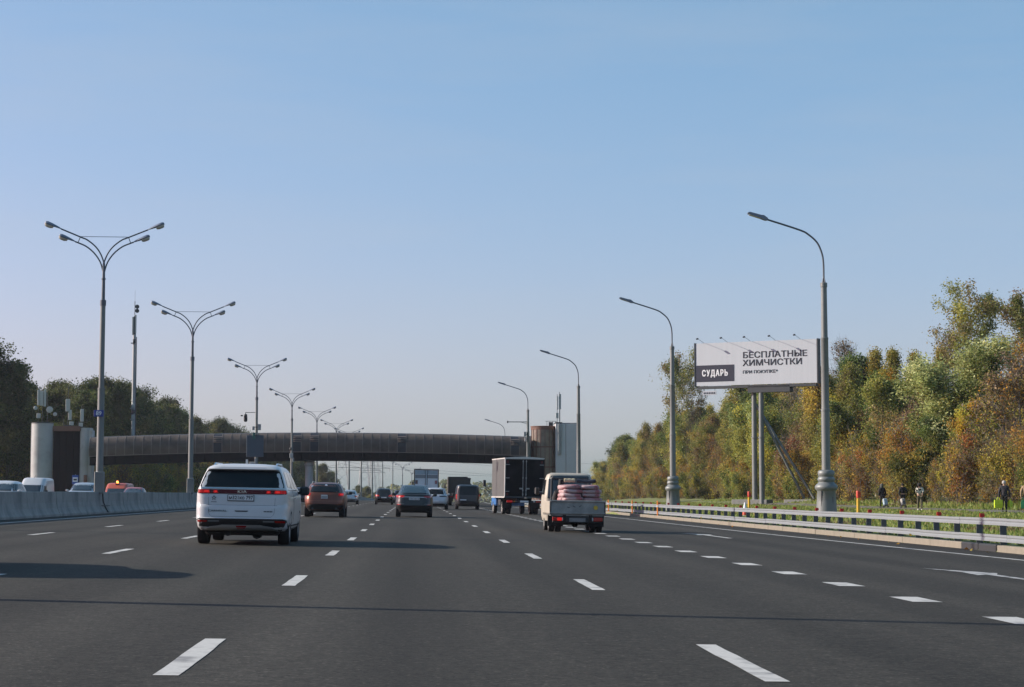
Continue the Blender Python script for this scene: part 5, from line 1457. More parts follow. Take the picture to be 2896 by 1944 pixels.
def person(loc, rz, h, label, coat, trousers, shoes, head_mat, head_kind, stride, hands, lean=0.0, coat_len=.0, bulk=1.0):
    """faces +y; hands = two (x, y, z) targets in units of a 1.7 m figure"""
    t = empty('person', loc, rz, label, 'person')
    k = h / 1.7
    def S(p): return tuple(q * k for q in p)
    st_ = stride
    hip = .90
    L = lambda z: lean * (z - .9)
    nodes = [(0, L(.95), .95, .11), (0, L(1.15), 1.15, .115), (0, L(1.36), 1.36, .12), (0, L(1.47), 1.47, .05), (0, L(1.52) + .01, 1.53, .05), (0, L(1.6) + .02, 1.60, (.085, .095)), (0, L(1.66) + .01, 1.67, (.07, .08))]
    E_ = [(0, 1), (1, 2), (2, 3), (3, 4), (4, 5), (5, 6)]
    # nose, chin
    i = len(nodes); nodes.append((0, L(1.6) + .115, 1.585, .014)); E_.append((5, i))
    sh, el, wr = [], [], []
    for sgn, hd in ((-1, hands[0]), (1, hands[1])):
        s0 = (sgn * .17, L(1.40), 1.40)
        m_ = ((s0[0] + hd[0]) / 2 + sgn * .06, (s0[1] + hd[1]) / 2 - .05, (s0[2] + hd[2]) / 2)
        i = len(nodes)
        nodes += [(*s0, .055), (*m_, .042), (*hd, .030)]
        E_ += [(2, i), (i, i + 1), (i + 1, i + 2)]
        d = Vector(hd) - Vector(m_); d.normalize()
        pm = Vector(hd) + d * .05
        i2 = len(nodes); nodes.append((*pm, (.036, .018))); E_.append((i + 2, i2))
        for f in range(4):
            off = Vector(((f - 1.5) * .018, 0, 0)) if abs(d.x) < .8 else Vector((0, (f - 1.5) * .018, 0))
            ln = (.055, .065, .06, .045)[f]
            a = pm + d * .03 + off; b_ = a + d * ln * .6 + Vector((0, .02, 0)); c_ = b_ + d * ln * .4 + Vector((0, .025, -.005))
            j = len(nodes); nodes += [(*a, .009), (*b_, .009), (*c_, .007)]; E_ += [(i2, j), (j, j + 1), (j + 1, j + 2)]
        a = Vector(hd) + d * .02 + Vector((-sgn * .035, .01, 0)); b_ = a + d * .04
        j = len(nodes); nodes += [(*a, .010), (*b_, .009)]; E_ += [(i + 2, j), (j, j + 1)]
    foot = []
    for sgn, sy in ((-1, st_), (1, -st_)):
        i = len(nodes)
        kb = max(0, -sy) * .25
        nodes += [(sgn * .09, 0, .86, .075), (sgn * .095, sy * .5 + .03, .48, .055), (sgn * .095, sy - .02, .10 + kb * .3, .04)]
        E_ += [(0, i), (i, i + 1), (i + 1, i + 2)]
        foot.append((sgn * .095, sy, kb * .3))
    nd = [(*S(n[:3]), (tuple(q * k for q in n[3]) if hasattr(n[3], '__len__') else n[3] * k)) for n in nodes]
    body = inst('body', skin_mesh('body', nd, E_, SKIN), t)
    def clothe(name, idx, grow, mat, extra=(), edges=None):
        mp = {q: j for j, q in enumerate(idx)}
        nn = []
        for q in idx:
            n = nd[q]; r = n[3]
            g = grow(q)
            r = tuple(v + g * k for v in r) if hasattr(r, '__len__') else (r + g * k)
            nn.append((n[0], n[1], n[2], r))
        ed = [(mp[a], mp[c]) for a, c in E_ if a in mp and c in mp] if edges is None else edges
        return inst(name, skin_mesh(name, nn, ed, mat), t)
    # arms start at index 8; each arm uses 3 + 1 + 12 + 2 nodes
    arm0, arm1 = 8, 8 + 18
    leg0 = 8 + 36
    cidx = [0, 1, 2, 3, arm0, arm0 + 1, arm0 + 2, arm1, arm1 + 1, arm1 + 2]
    nodes_leg = [leg0, leg0 + 1, leg0 + 2, leg0 + 3, leg0 + 4, leg0 + 5]
    clothe('trousers', [0] + nodes_leg, lambda q: .018, trousers)
    # coat
    nn = [nd[2]] ; 
    mp = [2, 1, 0, 3, arm0, arm0 + 1, arm0 + 2, arm1, arm1 + 1, arm1 + 2]
    nn = []
    for q in mp:
        n = nd[q]; r0 = n[3]
        if q in (0, 1, 2): r = ((.175 + .01) * k * bulk, .125 * k * bulk)
        elif q == 3: r = (.075 * k, .075 * k)
        else: r = ((r0 + .028 * bulk) if not hasattr(r0, '__len__') else r0[0] + .028,) * 2; r = tuple(v for v in r)
        nn.append((n[0], n[1], n[2], r))
    ed = [(0, 1), (1, 2), (0, 3), (0, 4), (4, 5), (5, 6), (0, 7), (7, 8), (8, 9)]
    if coat_len > 0:
        nn.append((0, .0, (.95 - coat_len) * k, (.19 * k * bulk, .14 * k * bulk))); ed.append((2, len(nn) - 1))
    inst('coat', skin_mesh('coat', nn, ed, coat), t)
    for x, y, dz in foot:
        b = B(); b.box((x * k, (y + .05) * k, (.05 + dz) * k), (.10 * k, .28 * k, .10 * k), ch=.035 * k); b.build('shoe', shoes, t, 60)
    hx, hy, hz = 0, (L(1.6) + .01) * k, 1.605 * k
    b = B()
    if head_kind == 'hood': prof = [(.12, -.16), (.135, -.06), (.13, .04), (.10, .11), (.05, .145), (.01, .15)]
    elif head_kind == 'fluffy': prof = [(.10, -.09), (.15, -.04), (.155, .04), (.13, .11), (.07, .15), (.01, .16)]
    else: prof = [(.095, -.05), (.11, .0), (.108, .05), (.085, .10), (.04, .125), (.01, .13)]
    b.lathe([(r * k, z * k) for r, z in prof], 16, (hx, hy - .02 * k, hz + .01 * k)); b.build({'hood': 'hood', 'fluffy': 'fluffy_hat'}.get(head_kind, 'hair'), head_mat, t, 70)
    return t
def cloth(n, c, **kw): return M('cloth_' + n, c, .9, nz=(9, .2), **kw)
BLK = cloth('black', (.013, .013, .014)); DRK = cloth('charcoal', (.028, .026, .030)); BEI = cloth('beige', (.30, .21, .12)); OLV = cloth('olive', (.09, .08, .045))
COW = M('cloth_cow_print', (.55, .52, .42), .9, alt=((.012, .012, .012), 6.0, .50, .53))
SHW = M('shoe_pale', (.5, .48, .45), .7); SHB = M('shoe_black', (.012, .012, .012), .6)
PZ = .10
def gp(x, y): p = GP(x, y); return (p[0], p[1], p[2] + .07)
person(gp(34.1, 140), R(8), 1.70, 'person in a dark hooded coat pulling a pale blue shopping trolley', BLK, BLK, SHB, cloth('grey_hood', (.07, .075, .065)), 'hood', .16, [(-.20, .06, .86), (.20, -.02, .84)], .10, .12, 1.05)
person(gp(34.6, 136), R(6), 1.70, 'person in a dark jacket pulling a pale bag trolley, second from left', BLK, BLK, SHB, cloth('dark_cap', (.012, .011, .012)), 'hair', .18, [(-.23, .05, .84), (.24, -.06, 1.02)], .06, .0, 1.05)
person(gp(31.85, 121), R(172), 1.68, 'person in a black and white patterned fleece walking towards the camera', COW, OLV, SHW, cloth('black_fluff', (.012, .011, .010)), 'fluffy', .17, [(-.16, .18, 1.08), (.14, .20, 1.10)], .04, .0, 1.12)
person(gp(33.25, 108), R(-12), 1.74, 'grey-haired person in a dark jacket carrying two lime bags', DRK, BLK, SHB, M('hair_grey', (.36, .35, .33), .8, nz=(30, .2)), 'hair', .07, [(-.27, .02, .80), (.28, .0, .82)], .04, .10, 1.1)
person(gp(34.18, 107), R(-15), 1.70, 'person in a beige jacket with green bag at the right edge', BEI, BLK, SHB, M('hair_brown', (.04, .018, .010), .8), 'hair', .10, [(-.26, .02, .82), (.26, .0, .84)], .05, .0, 1.1)

def bag(name, loc, rz, label, mat, w=.38, d=.16, h=.38, taper=.85):
    t = empty(name, loc, rz, label, 'bag')
    b = B()
    vs = []
    for z, kx in ((0, taper), (.02, .97), (h * .5, 1.03), (h, 1.0)):
        for x, y in ((-1, -1), (1, -1), (1, 1), (-1, 1)): vs.append((x * w / 2 * kx, y * d / 2 * (kx if z < h else .75), z))
    fs = [(3, 2, 1, 0)]
    for i in range(3):
        for k in range(4): fs.append((i * 4 + k, i * 4 + (k + 1) % 4, i * 4 + 4 + (k + 1) % 4, i * 4 + 4 + k))
    fs.append((12, 13, 14, 15)); b.add(vs, fs); b.build('bag_body', mat, t)
    b = B()
    for y in (-d * .3, d * .3): b.tube(smooth_path([(-w * .2, y, h - .02), (-w * .1, y * .5, h + .12), (w * .1, y * .5, h + .12), (w * .2, y, h - .02)], 3), .012, 5)
    b.build('handle', mat, t, 60)
LIME = M('bag_lime', (.50, .62, .015), .6, nz=(8, .12)); GRN = M('bag_green', (.005, .16, .06), .5, nz=(8, .15))
p = gp(33.25, 108)
bag('shopping_bag', (p[0] - .36, p[1] - .05, p[2] + .24), R(-6), 'large lime shopping bag in left hand of grey-haired person', LIME, .44, .22, .46)
bag('shopping_bag', (p[0] + .34, p[1] + .05, p[2] + .28), R(40), 'smaller lime shopping bag in right hand of grey-haired person', LIME, .26, .16, .36)
p = gp(34.18, 107)
bag('shopping_bag', (p[0] - .24, p[1] - .1, p[2] + .20), R(70), 'dark green plastic bag held by the person in beige', GRN, .36, .18, .46, .9)

def trolley(loc, rz, label, mat):
    t = empty('shopping_trolley', loc, rz, label, 'trolley')
    tilt = R(-24)
    b = B(); b.box((0, 0, 0), (.34, .22, .52), (tilt, 0, 0), ch=.06); b.build('trolley_bag', mat, t, 60, loc=(0, -.02, .42))
    b = B()
    for x in (-.14, .14): b.tube([(x, -.10, .12), (x, .34, .90)], .012, 5)
    b.tube([(-.14, .34, .90), (.14, .34, .90)], .014, 5); b.box((0, -.05, .14), (.34, .22, .03)); b.build('handle_frame', STEEL_DARK, t)
    for x in (-.18, .18):
        b = B(); b.lathe([(.04, -.02), (.085, -.02), (.085, .02), (.04, .02)], 14, axis='x'); b.build('trolley_wheel', TYRE, t, 40, loc=(x, -.10, .085))
p = gp(34.1, 140); trolley((p[0] + .08, p[1] - .52, p[2]), R(4), 'pale blue shopping trolley pulled by the hooded person', M('trolley_blue', (.33, .42, .48), .7, nz=(5, .3)))
p = gp(34.6, 136); trolley((p[0] - .12, p[1] - .50, p[2]), R(10), 'cream and grey shopping trolley pulled by person in dark jacket', M('trolley_cream', (.44, .41, .36), .7, nz=(4, .3), alt=((.10, .10, .11), 3, .48, .56)))

# ================================================================== trees
def foliage_mat(name, trans=.46):
    m = bpy.data.materials.new(name); m.use_nodes = True
    n, l = m.node_tree.nodes, m.node_tree.links
    p = n['Principled BSDF']; out = n['Material Output']
    at = n.new('ShaderNodeAttribute'); at.attribute_name = 'tint'
    oi = n.new('ShaderNodeObjectInfo')
    hs = n.new('ShaderNodeHueSaturation')
    r1 = n.new('ShaderNodeMapRange'); r1.inputs[3].default_value = .478; r1.inputs[4].default_value = .520; l.new(oi.outputs['Random'], r1.inputs[0])
    r2 = n.new('ShaderNodeMapRange'); r2.inputs[3].default_value = .78; r2.inputs[4].default_value = 1.22
    fr = n.new('ShaderNodeMath'); fr.operation = 'FRACT'; mu = n.new('ShaderNodeMath'); mu.operation = 'MULTIPLY'; mu.inputs[1].default_value = 7.31
    l.new(oi.outputs['Random'], mu.inputs[0]); l.new(mu.outputs[0], fr.inputs[0]); l.new(fr.outputs[0], r2.inputs[0])
    l.new(r1.outputs[0], hs.inputs['Hue']); l.new(r2.outputs[0], hs.inputs['Value']); l.new(at.outputs['Color'], hs.inputs['Color'])
    l.new(hs.outputs[0], p.inputs['Base Color'])
    p.inputs['Roughness'].default_value = .55; p.inputs['Specular IOR Level'].default_value = .3
    tr = n.new('ShaderNodeBsdfTranslucent'); l.new(hs.outputs[0], tr.inputs['Color'])
    mx = n.new('ShaderNodeMixShader'); mx.inputs[0].default_value = trans
    l.new(p.outputs[0], mx.inputs[1]); l.new(tr.outputs[0], mx.inputs[2]); l.new(mx.outputs[0], out.inputs['Surface'])
    return m
LEAF = foliage_mat('leaves')
BARK = M('bark_brown', (.075, .058, .045), .9, nz=(5, .3))
BARK_GREY = M('bark_grey', (.13, .115, .10), .9, nz=(5, .3))
BIRCH = M('bark_birch', (.34, .32, .28), .8, nz=(3, .2), alt=((.04, .035, .03), 2.6, .56, .64))

def leaf_mesh(name, C, size, aspect, cols, hang, rs, clump):
    """C: leaf centres; one folded diamond of two triangles per leaf"""
    N = len(C)
    v = rs.normal(size=(N, 3)); v[:, 2] = v[:, 2] * (1 - hang) - hang * 1.2
    v /= np.linalg.norm(v, axis=1)[:, None]
    u = np.cross(v, rs.normal(size=(N, 3))); u /= np.linalg.norm(u, axis=1)[:, None]
    sz = size * rs.uniform(.6, 1.35, N)[:, None]
    w = u * sz * .5; h = v * sz * .5 * aspect
    P = np.stack([C - h, C + w, C + h, C - w], 1).reshape(-1, 3)
    me = bpy.data.meshes.new(name)
    me.vertices.add(4 * N); me.vertices.foreach_set('co', P.astype(np.float32).ravel())
    me.loops.add(4 * N); me.loops.foreach_set('vertex_index', np.arange(4 * N, dtype=np.int32))
    me.polygons.add(N); me.polygons.foreach_set('loop_start', np.arange(0, 4 * N, 4, dtype=np.int32))
    me.update(calc_edges=True)
    cols = np.array(cols)
    ci = rs.randint(0, len(cols), clump.max() + 1)
    cj = rs.uniform(.75, 1.25, clump.max() + 1)
    c = cols[ci[clump]]
    sw = rs.rand(N) < .22
    c[sw] = cols[rs.randint(0, len(cols), sw.sum())]
    c = c * (cj[clump] * rs.uniform(.7, 1.3, N))[:, None]
    a = me.attributes.new('tint', 'FLOAT_COLOR', 'FACE')
    a.data.foreach_set('color', np.concatenate([c, np.ones((N, 1))], 1).astype(np.float32).ravel())
    me.materials.append(LEAF)
    me.validate()
    return me

def tree_proto(seed, H, base, rad, nb, nl, leaf, cols, bark=BARK, shape='oval', aspect=1.5, hang=.1, up=38, spread=.42, subs=4, trunk=.16, stems=1, vstretch=1.0, twigs=0):
    rs = np.random.RandomState(seed)
    spread *= .74; leaf *= .68; nl = int(nl * 1.55)
    b = B()
    cl = []; bid = []
    def prof(t):
        q = (t - base) / (1 - base)
        if shape == 'oval': return max(.12, math.sin(math.pi * min(1, .12 + .86 * q)) ** .7)
        if shape == 'cone': return max(.10, 1.05 - q) * (0.6 + .4 * min(1, q * 5))
        if shape == 'top': return max(.15, math.sin(math.pi * min(1, .05 + .8 * q)) ** .6) * (.6 + .6 * q)
        return max(.15, (1 - (2 * q - 1) ** 4)) 
    for sidx in range(stems):
        a0 = rs.uniform(0, 6.28); lean = (0.02 if stems == 1 else .22) * H
        hs = H * (1 if sidx == 0 else rs.uniform(.7, .95))
        ox, oy = (0, 0) if stems == 1 else (math.cos(a0) * .3, math.sin(a0) * .3)
        pts = []
        for k in range(9):
            t = k / 8
            pts.append(np.array([ox + math.cos(a0) * lean * t ** 1.3 + rs.normal() * .02 * H * t * .6, oy + math.sin(a0) * lean * t ** 1.3 + rs.normal() * .02 * H * t * .6, hs * t - (.3 if k == 0 else 0)]))
        b.tube(pts, [trunk * (1.25 if k == 0 else 1) * (1 - .88 * k / 8) for k in range(9)], 7)
        for i in range(nb // stems):
            t = base + (1 - base) * ((i + rs.rand()) / (nb // stems)) ** .95
            t = min(t, .985)
            f = t * 8; k = min(int(f), 7); p0 = pts[k] + (pts[k + 1] - pts[k]) * (f - k)
            az = i * 2.39996 + rs.uniform(-.5, .5)
            Ln = rad * prof(t) * rs.uniform(.65, 1.2)
            e = math.radians(up + rs.uniform(-14, 14) + 22 * (t - .5))
            d = np.array([math.cos(az) * math.cos(e), math.sin(az) * math.cos(e), math.sin(e)])
            bp = [p0]
            for j in range(1, 5):
                q = j / 4
                bp.append(p0 + d * Ln * q + np.array([0, 0, -hang * Ln * .35 * q * q]) + rs.normal(size=3) * .05 * Ln * q)
            r0 = max(.018, trunk * .38 * (1 - t * .7))
            b.tube(bp, [r0 * (1 - .8 * j / 4) + .004 for j in range(5)], 4, cap=False)
            cl.append(bp[-1]); cl.append(bp[3]); cl.append(bp[2]); bid.extend([sidx * 100 + i] * 3)
            for m_ in range(subs):
                q = rs.uniform(.3, .98); kk = min(int(q * 4), 3); s0 = bp[kk] + (bp[kk + 1] - bp[kk]) * (q * 4 - kk)
                dd = d * .6 + rs.normal(size=3) * .6; dd[2] += .15 - hang * .5; dd /= np.linalg.norm(dd)
                e1 = s0 + dd * Ln * rs.uniform(.2, .45); mid = (s0 + e1) / 2 + rs.normal(size=3) * .04 * Ln
                b.tube([s0, mid, e1], [.014, .010, .005], 3, cap=False)
                cl.append(e1); cl.append(mid); bid.extend([sidx * 100 + i] * 2)
                for w_ in range(twigs):
                    e2 = s0 + (e1 - s0) * rs.uniform(.3, 1) ; dd2 = dd + rs.normal(size=3) * .7; dd2[2] += .5; dd2 /= np.linalg.norm(dd2)
                    b.tube([e2, e2 + dd2 * rs.uniform(.5, 1.3)], [.011, .004], 3, cap=False)
    cl = np.array(cl)
    tm = b.mesh('trunk', bark, 60)
    if nl <= 0: return tm, None
    n = nl
    ci = rs.randint(0, len(cl), n)
    bid = np.array(bid)
    wb_ = np.clip(rs.rand(bid.max() + 1) * 1.5, .12, 1)
    wgt = rs.rand(len(cl)) ** .9 * wb_[bid]
    n = int(nl * 2.2); ci = rs.randint(0, len(cl), n)
    keep = rs.rand(n) < wgt[ci]
    ci = ci[keep]
    off = rs.normal(size=(len(ci), 3)) * spread; off[:, 2] *= vstretch; off[:, 2] -= hang * spread * .8
    C = cl[ci] + off
    C[:, 2] = np.maximum(C[:, 2], .05)
    return tm, leaf_mesh('crown', C, leaf, aspect, cols, hang, rs, bid[ci])

G1 = (.082, .122, .030); G2 = (.142, .180, .043); OL = (.240, .238, .052); OL2 = (.320, .288, .064); YL = (.44, .345, .050); YO = (.44, .255, .031); OR = (.35, .170, .033); BR = (.220, .162, .072); BR2 = (.165, .126, .073); PG = (.40, .44, .165); PG2 = (.54, .55, .26); DG = (.045, .068, .026)
PROTO = {
    'willow': tree_proto(1, 12.5, .06, 4.6, 46, 44000, .155, [PG, PG2, PG, OL2, G2], BARK_GREY, 'oval', 2.3, .25, 52, .50, 5, .16, 2, 1.3),
    'willow2': tree_proto(21, 10.5, .06, 4.2, 44, 36000, .155, [PG, OL2, G2, OL, YL], BARK_GREY, 'oval', 2.2, .25, 52, .46, 5, .15, 2, 1.3),
    'birch': tree_proto(2, 14, .24, 2.7, 50, 15000, .17, [YL, OL2, OL, YO, OL2], BIRCH, 'cone', 1.4, .35, 42, .40, 4, .12, 1, 1.25),
    'birch2': tree_proto(22, 12.5, .20, 2.5, 46, 12500, .17, [OL2, OL, YL, BR], BIRCH, 'oval', 1.4, .3, 46, .40, 4, .11, 1, 1.25),
    'rust': tree_proto(3, 9.0, .06, 2.8, 48, 9500, .16, [BR2, BR, OL2, BR2, YO], BARK_GREY, 'oval', 1.5, .1, 50, .36, 5, .09, 3, 1.2, 2),
    'green': tree_proto(4, 12.5, .10, 3.6, 44, 26000, .20, [G1, G2, G2, OL, DG], BARK, 'oval', 1.5, .1, 40, .46, 5, .17),
    'olive': tree_proto(5, 12.5, .09, 3.3, 44, 24000, .18, [OL, OL2, G2, BR, YL], BARK_GREY, 'oval', 1.5, .15, 44, .44, 5, .14, 1, 1.2),
    'olive2': tree_proto(25, 11.0, .07, 3.0, 42, 21000, .18, [OL, G2, OL2, G1, BR], BARK_GREY, 'oval', 1.6, .15, 46, .42, 5, .13, 2, 1.2),
    'bare': tree_proto(6, 13, .18, 3.0, 54, 1800, .15, [BR, BR2], BARK_GREY, 'oval', 1.5, .0, 52, .4, 6, .13, 1, 1, 3),
    'gold': tree_proto(7, 8.5, .06, 2.7, 42, 16000, .19, [YO, YL, OL2, OR, OL], BARK, 'oval', 1.4, .1, 42, .36, 4, .10, 2, 1.1, 1),
    'tall': tree_proto(8, 18.5, .42, 4.2, 40, 15000, .20, [OL, OL2, G2, BR], BIRCH, 'top', 1.6, .25, 34, .42, 5, .17, 1, 1.1),
    'twig_shrub': tree_proto(9, 4.2, .02, 2.0, 40, 6500, .13, [BR, BR2, OL, YL, OR], BARK_GREY, 'oval', 1.5, .0, 60, .30, 4, .04, 4, 1.2, 2),
    'twig_shrub2': tree_proto(29, 5.2, .02, 2.1, 40, 6500, .13, [OL, BR2, YO, OL2], BARK_GREY, 'oval', 1.5, .0, 60, .30, 4, .045, 4, 1.2, 2),
    'green_shrub': tree_proto(10, 3.4, .02, 1.8, 34, 8500, .15, [G2, OL, G1, OL2, YL], BARK, 'oval', 1.5, .0, 52, .30, 4, .04, 4),
    'red_shrub': tree_proto(11, 6.2, .04, 2.1, 40, 10000, .15, [(.24, .05, .045), (.17, .06, .045), (.26, .10, .05), BR], BARK_GREY, 'oval', 1.5, .0, 50, .32, 4, .06, 3, 1.2, 1),
    'amber': tree_proto(13, 11.5, .06, 3.6, 44, 22000, .22, [YO, OR, YL, OL, BR], BARK, 'oval', 1.4, .05, 40, .48, 5, .14),
}
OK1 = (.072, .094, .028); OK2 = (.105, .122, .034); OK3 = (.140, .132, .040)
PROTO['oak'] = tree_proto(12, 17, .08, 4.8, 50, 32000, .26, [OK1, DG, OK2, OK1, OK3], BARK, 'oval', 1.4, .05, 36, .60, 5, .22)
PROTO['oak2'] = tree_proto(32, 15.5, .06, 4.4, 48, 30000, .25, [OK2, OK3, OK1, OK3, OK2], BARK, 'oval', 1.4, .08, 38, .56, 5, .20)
KIND = {'willow': ('pale_willow', 'pale silver-green willow'), 'willow2': ('pale_willow', 'olive-silver willow'), 'birch': ('birch_tree', 'white-trunked yellowing birch'), 'birch2': ('birch_tree', 'slim olive-gold birch'),
        'rust': ('rusty_tree', 'rust-brown thin-leaved tree'), 'green': ('leafy_tree', 'still green leafy tree'), 'olive': ('leafy_tree', 'olive autumn tree'), 'olive2': ('leafy_tree', 'green-olive multi-stemmed tree'),
        'bare': ('bare_tree', 'bare grey twiggy tree'), 'gold': ('golden_tree', 'golden-orange small tree'), 'tall': ('tall_birch', 'tall open-crowned birch'), 'twig_shrub': ('twiggy_shrub', 'brown twiggy shrub'), 'twig_shrub2': ('twiggy_shrub', 'olive-brown twiggy shrub'),
        'green_shrub': ('green_shrub', 'low green shrub'), 'red_shrub': ('red_shrub', 'red-leaved shrub'), 'oak': ('broadleaf_tree', 'dark green broadleaf tree'), 'oak2': ('broadleaf_tree', 'dusky olive broadleaf tree'), 'amber': ('amber_tree', 'amber-orange tree')}
def zone(x, y):
    u = 942 + 4425 * x / y
    for lim, ph in ((75, 'left of left tower'), (215, 'above left stair tower'), (305, 'left of mobile mast'), (436, 'right of mobile mast'), (586, 'right of second median lamp'), (760, 'beyond the third median lamp'), (1000, ''),
                    (1400, 'beside grey stair tower'), (1460, 'right of grey stair tower'), (1515, 'left of second roadside lamp'), (1560, 'behind second roadside lamp'), (1640, 'left of the billboard'), (1700, 'left of the billboard posts'), (1760, 'behind the billboard posts'), (1820, 'behind the billboard stays'), (1870, 'left of nearest roadside lamp'), (1930, 'right of nearest roadside lamp'), (2010, 'behind the right yellow marker'), (2080, 'behind the trolley pullers'), (2150, 'behind the patterned-fleece walker'), (2230, 'left of the lime bags'), (2336, 'by the right edge')):
        if u < lim: return ph
    return 'past the right edge'
def plant(kind, x, y, sc=1.0, label=None, group=None, where='', zs=1.0):
    nm, desc = KIND[kind]
    cat = 'shrub' if 'shrub' in nm else 'tree'
    if label is None: label = (desc + ' ' + where + (', ' + zone(x, y) if zone(x, y) else ''))
    p = GP(x, y)
    t = empty(nm, (p[0], p[1], p[2] - .05), rnd.uniform(0, 6.28), label, cat, group)
    t.scale = (sc, sc, sc * zs)
    tm, cm = PROTO[kind]
    inst('trunk', tm, t)
    if cm is not None: inst('crown', cm, t)
    return t
RW = 'wood on the right of the motorway'
# trees one can single out
plant('tall', 46.8, 160, .86, 'tallest open-crowned birch standing above the wood near the right edge', RW)
plant('tall', 56.8, 176, .92, 'tall thin-crowned birch cut by the right edge of the picture', RW)
plant('willow', 42.8, 149, 1.12, 'broad pale silver-green willow behind the patterned-fleece walker', RW, zs=.78)
plant('willow', 46.6, 146, .70, 'pale silvery treetop behind and right of the broad willow', RW)
plant('willow2', 45.4, 137, .95, 'pale yellow-green willow rising above the lime bags', RW)
plant('rust', 41.2, 131, 1.12, 'brown twiggy leaning tree right behind the grey-haired walker', RW)
plant('gold', 39.8, 136.5, .78, 'golden bush-like tree left of the grey-haired walker', RW)
plant('green', 39.4, 146, .50, 'small green tree in front of the broad willow', RW)
plant('birch', 43.6, 174, .94, 'yellow-green birch with white trunk above the middle walkers', RW)
plant('birch', 47.5, 172, .94, 'second yellowing birch close right of the white-trunked one', RW)
plant('rust', 40.4, 160, .95, 'rust-orange tree right behind the two trolley pullers', RW)
plant('olive2', 41.0, 168, .92, 'green-olive tree behind the yellow marker post', RW)
plant('gold', 41.4, 177, .80, 'small golden tree above the yellow marker post', RW)
plant('green', 48.2, 206, 1.14, 'dark green rounded treetop just right of nearest roadside lamp', RW)
plant('bare', 47.6, 212, 1.25, 'bare grey tree between billboard and dark green treetop', RW)
plant('birch2', 42.2, 187, .98, 'olive-gold birch next right of the nearest roadside lamp', RW)
plant('olive', 41.6, 193, .92, 'olive tree standing right behind the nearest roadside lamp', RW)
plant('red_shrub', 39.3, 196, .95, 'red-leaved shrub behind the foot of the billboard stays', RW)
plant('willow2', 42.2, 236, 1.0, 'green willow-like tree right behind the billboard posts', RW)
plant('tall', 43.6, 312, 1.13, 'tall slender tree left of the billboard, above second roadside lamp', RW)
plant('bare', 51, 180, 1.14, 'bare crown poking over the birches right of nearest lamp', RW)
rr = random.Random(11)
front = ['birch2', 'olive', 'bare', 'willow2', 'rust', 'olive2', 'willow2', 'gold', 'birch', 'green', 'birch2', 'olive2', 'green', 'willow2', 'rust', 'olive']
mid = ['olive', 'birch', 'green', 'olive2', 'bare', 'birch2', 'olive', 'willow2', 'birch', 'olive2']
def clear(x, y, r):           # room for the singled-out trees
    return not (y < 178 and x < 53)
y = 118.0
i = 0
while y < 520:
    k_ = front[i % len(front)] if rr.random() < .75 else rr.choice(front)
    x = 40.6 + cx(y) + rr.uniform(-1.2, 2.0)
    if clear(x, y, 3.0): plant(k_, x, y, rr.uniform(.74, 1.05), group=RW, where='in front rank of right wood')
    i += 1; y += 4.6 + rr.uniform(-.8, 1.0) + max(0, y - 250) * .012
y = 118.0
while y < 560:
    x = 47.5 + cx(y) + rr.uniform(-1.8, 2)
    if clear(x, y, 3.0): plant(rr.choice(mid), x, y, rr.uniform(.92, 1.12) * (.86 if y < 200 else 1.14 if 236 < y < 300 else 1), group=RW, where='in second rank of right wood')
    y += 5.4 + rr.uniform(-1, 1) + max(0, y - 250) * .012
y = 122.0
while y < 560:
    x = 56 + cx(y) + rr.uniform(-2.5, 2.5)
    plant(rr.choice(mid), x, y, rr.uniform(.92, 1.08) * (.84 if y < 200 else 1), group=RW, where='deep in right wood')
    y += 7 + rr.uniform(-1.5, 1.5)
y = 116.0
while y < 400:
    k_ = rr.choice(['twig_shrub', 'twig_shrub2', 'green_shrub', 'twig_shrub', 'twig_shrub2', 'green_shrub'])
    x = 38.0 + cx(y) + rr.uniform(-.6, 1.2)
    plant(k_, x, y, rr.uniform(.6, 1.05), group=RW, where='at foot of right wood')
    y += 2.4 + rr.uniform(-.6, .8) + max(0, y - 220) * .015
# left wood, seen from its shaded side
LW = 'wood on the left of the motorway'
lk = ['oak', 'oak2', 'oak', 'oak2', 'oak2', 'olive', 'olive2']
plant('amber', -46.0, 300, .98, 'amber-orange tree left of the mobile mast above the footbridge', LW)
plant('amber', -43.5, 335, .85, 'low orange tree just right of the mobile mast', LW)
plant('oak', -58.5, 262, 1.2, 'tall dark tree at the left edge of the picture', LW)
plant('oak2', -54.0, 262, 1.12, 'dark tree rising just left of the left stair tower', LW)
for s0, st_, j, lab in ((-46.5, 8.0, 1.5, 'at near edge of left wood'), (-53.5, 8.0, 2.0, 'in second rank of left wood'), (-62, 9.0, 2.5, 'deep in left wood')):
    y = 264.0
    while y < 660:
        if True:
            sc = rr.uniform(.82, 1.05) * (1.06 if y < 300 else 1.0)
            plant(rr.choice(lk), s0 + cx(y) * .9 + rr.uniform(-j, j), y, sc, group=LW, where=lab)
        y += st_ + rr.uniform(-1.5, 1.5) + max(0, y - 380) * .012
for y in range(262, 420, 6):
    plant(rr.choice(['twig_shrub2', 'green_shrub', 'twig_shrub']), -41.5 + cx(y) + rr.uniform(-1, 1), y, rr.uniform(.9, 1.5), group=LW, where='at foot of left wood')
# far trees where the road drops away
FW = 'far trees beyond the footbridge'
for k in range(26):
    y = rr.uniform(690, 860); u = 770 + 150 * rr.random()
    plant(rr.choice(['olive', 'oak2', 'green']), (u - 942) * y / 4425, y, rr.uniform(.55, .80), group=FW, where='in the hazy clump beyond the far lamps')
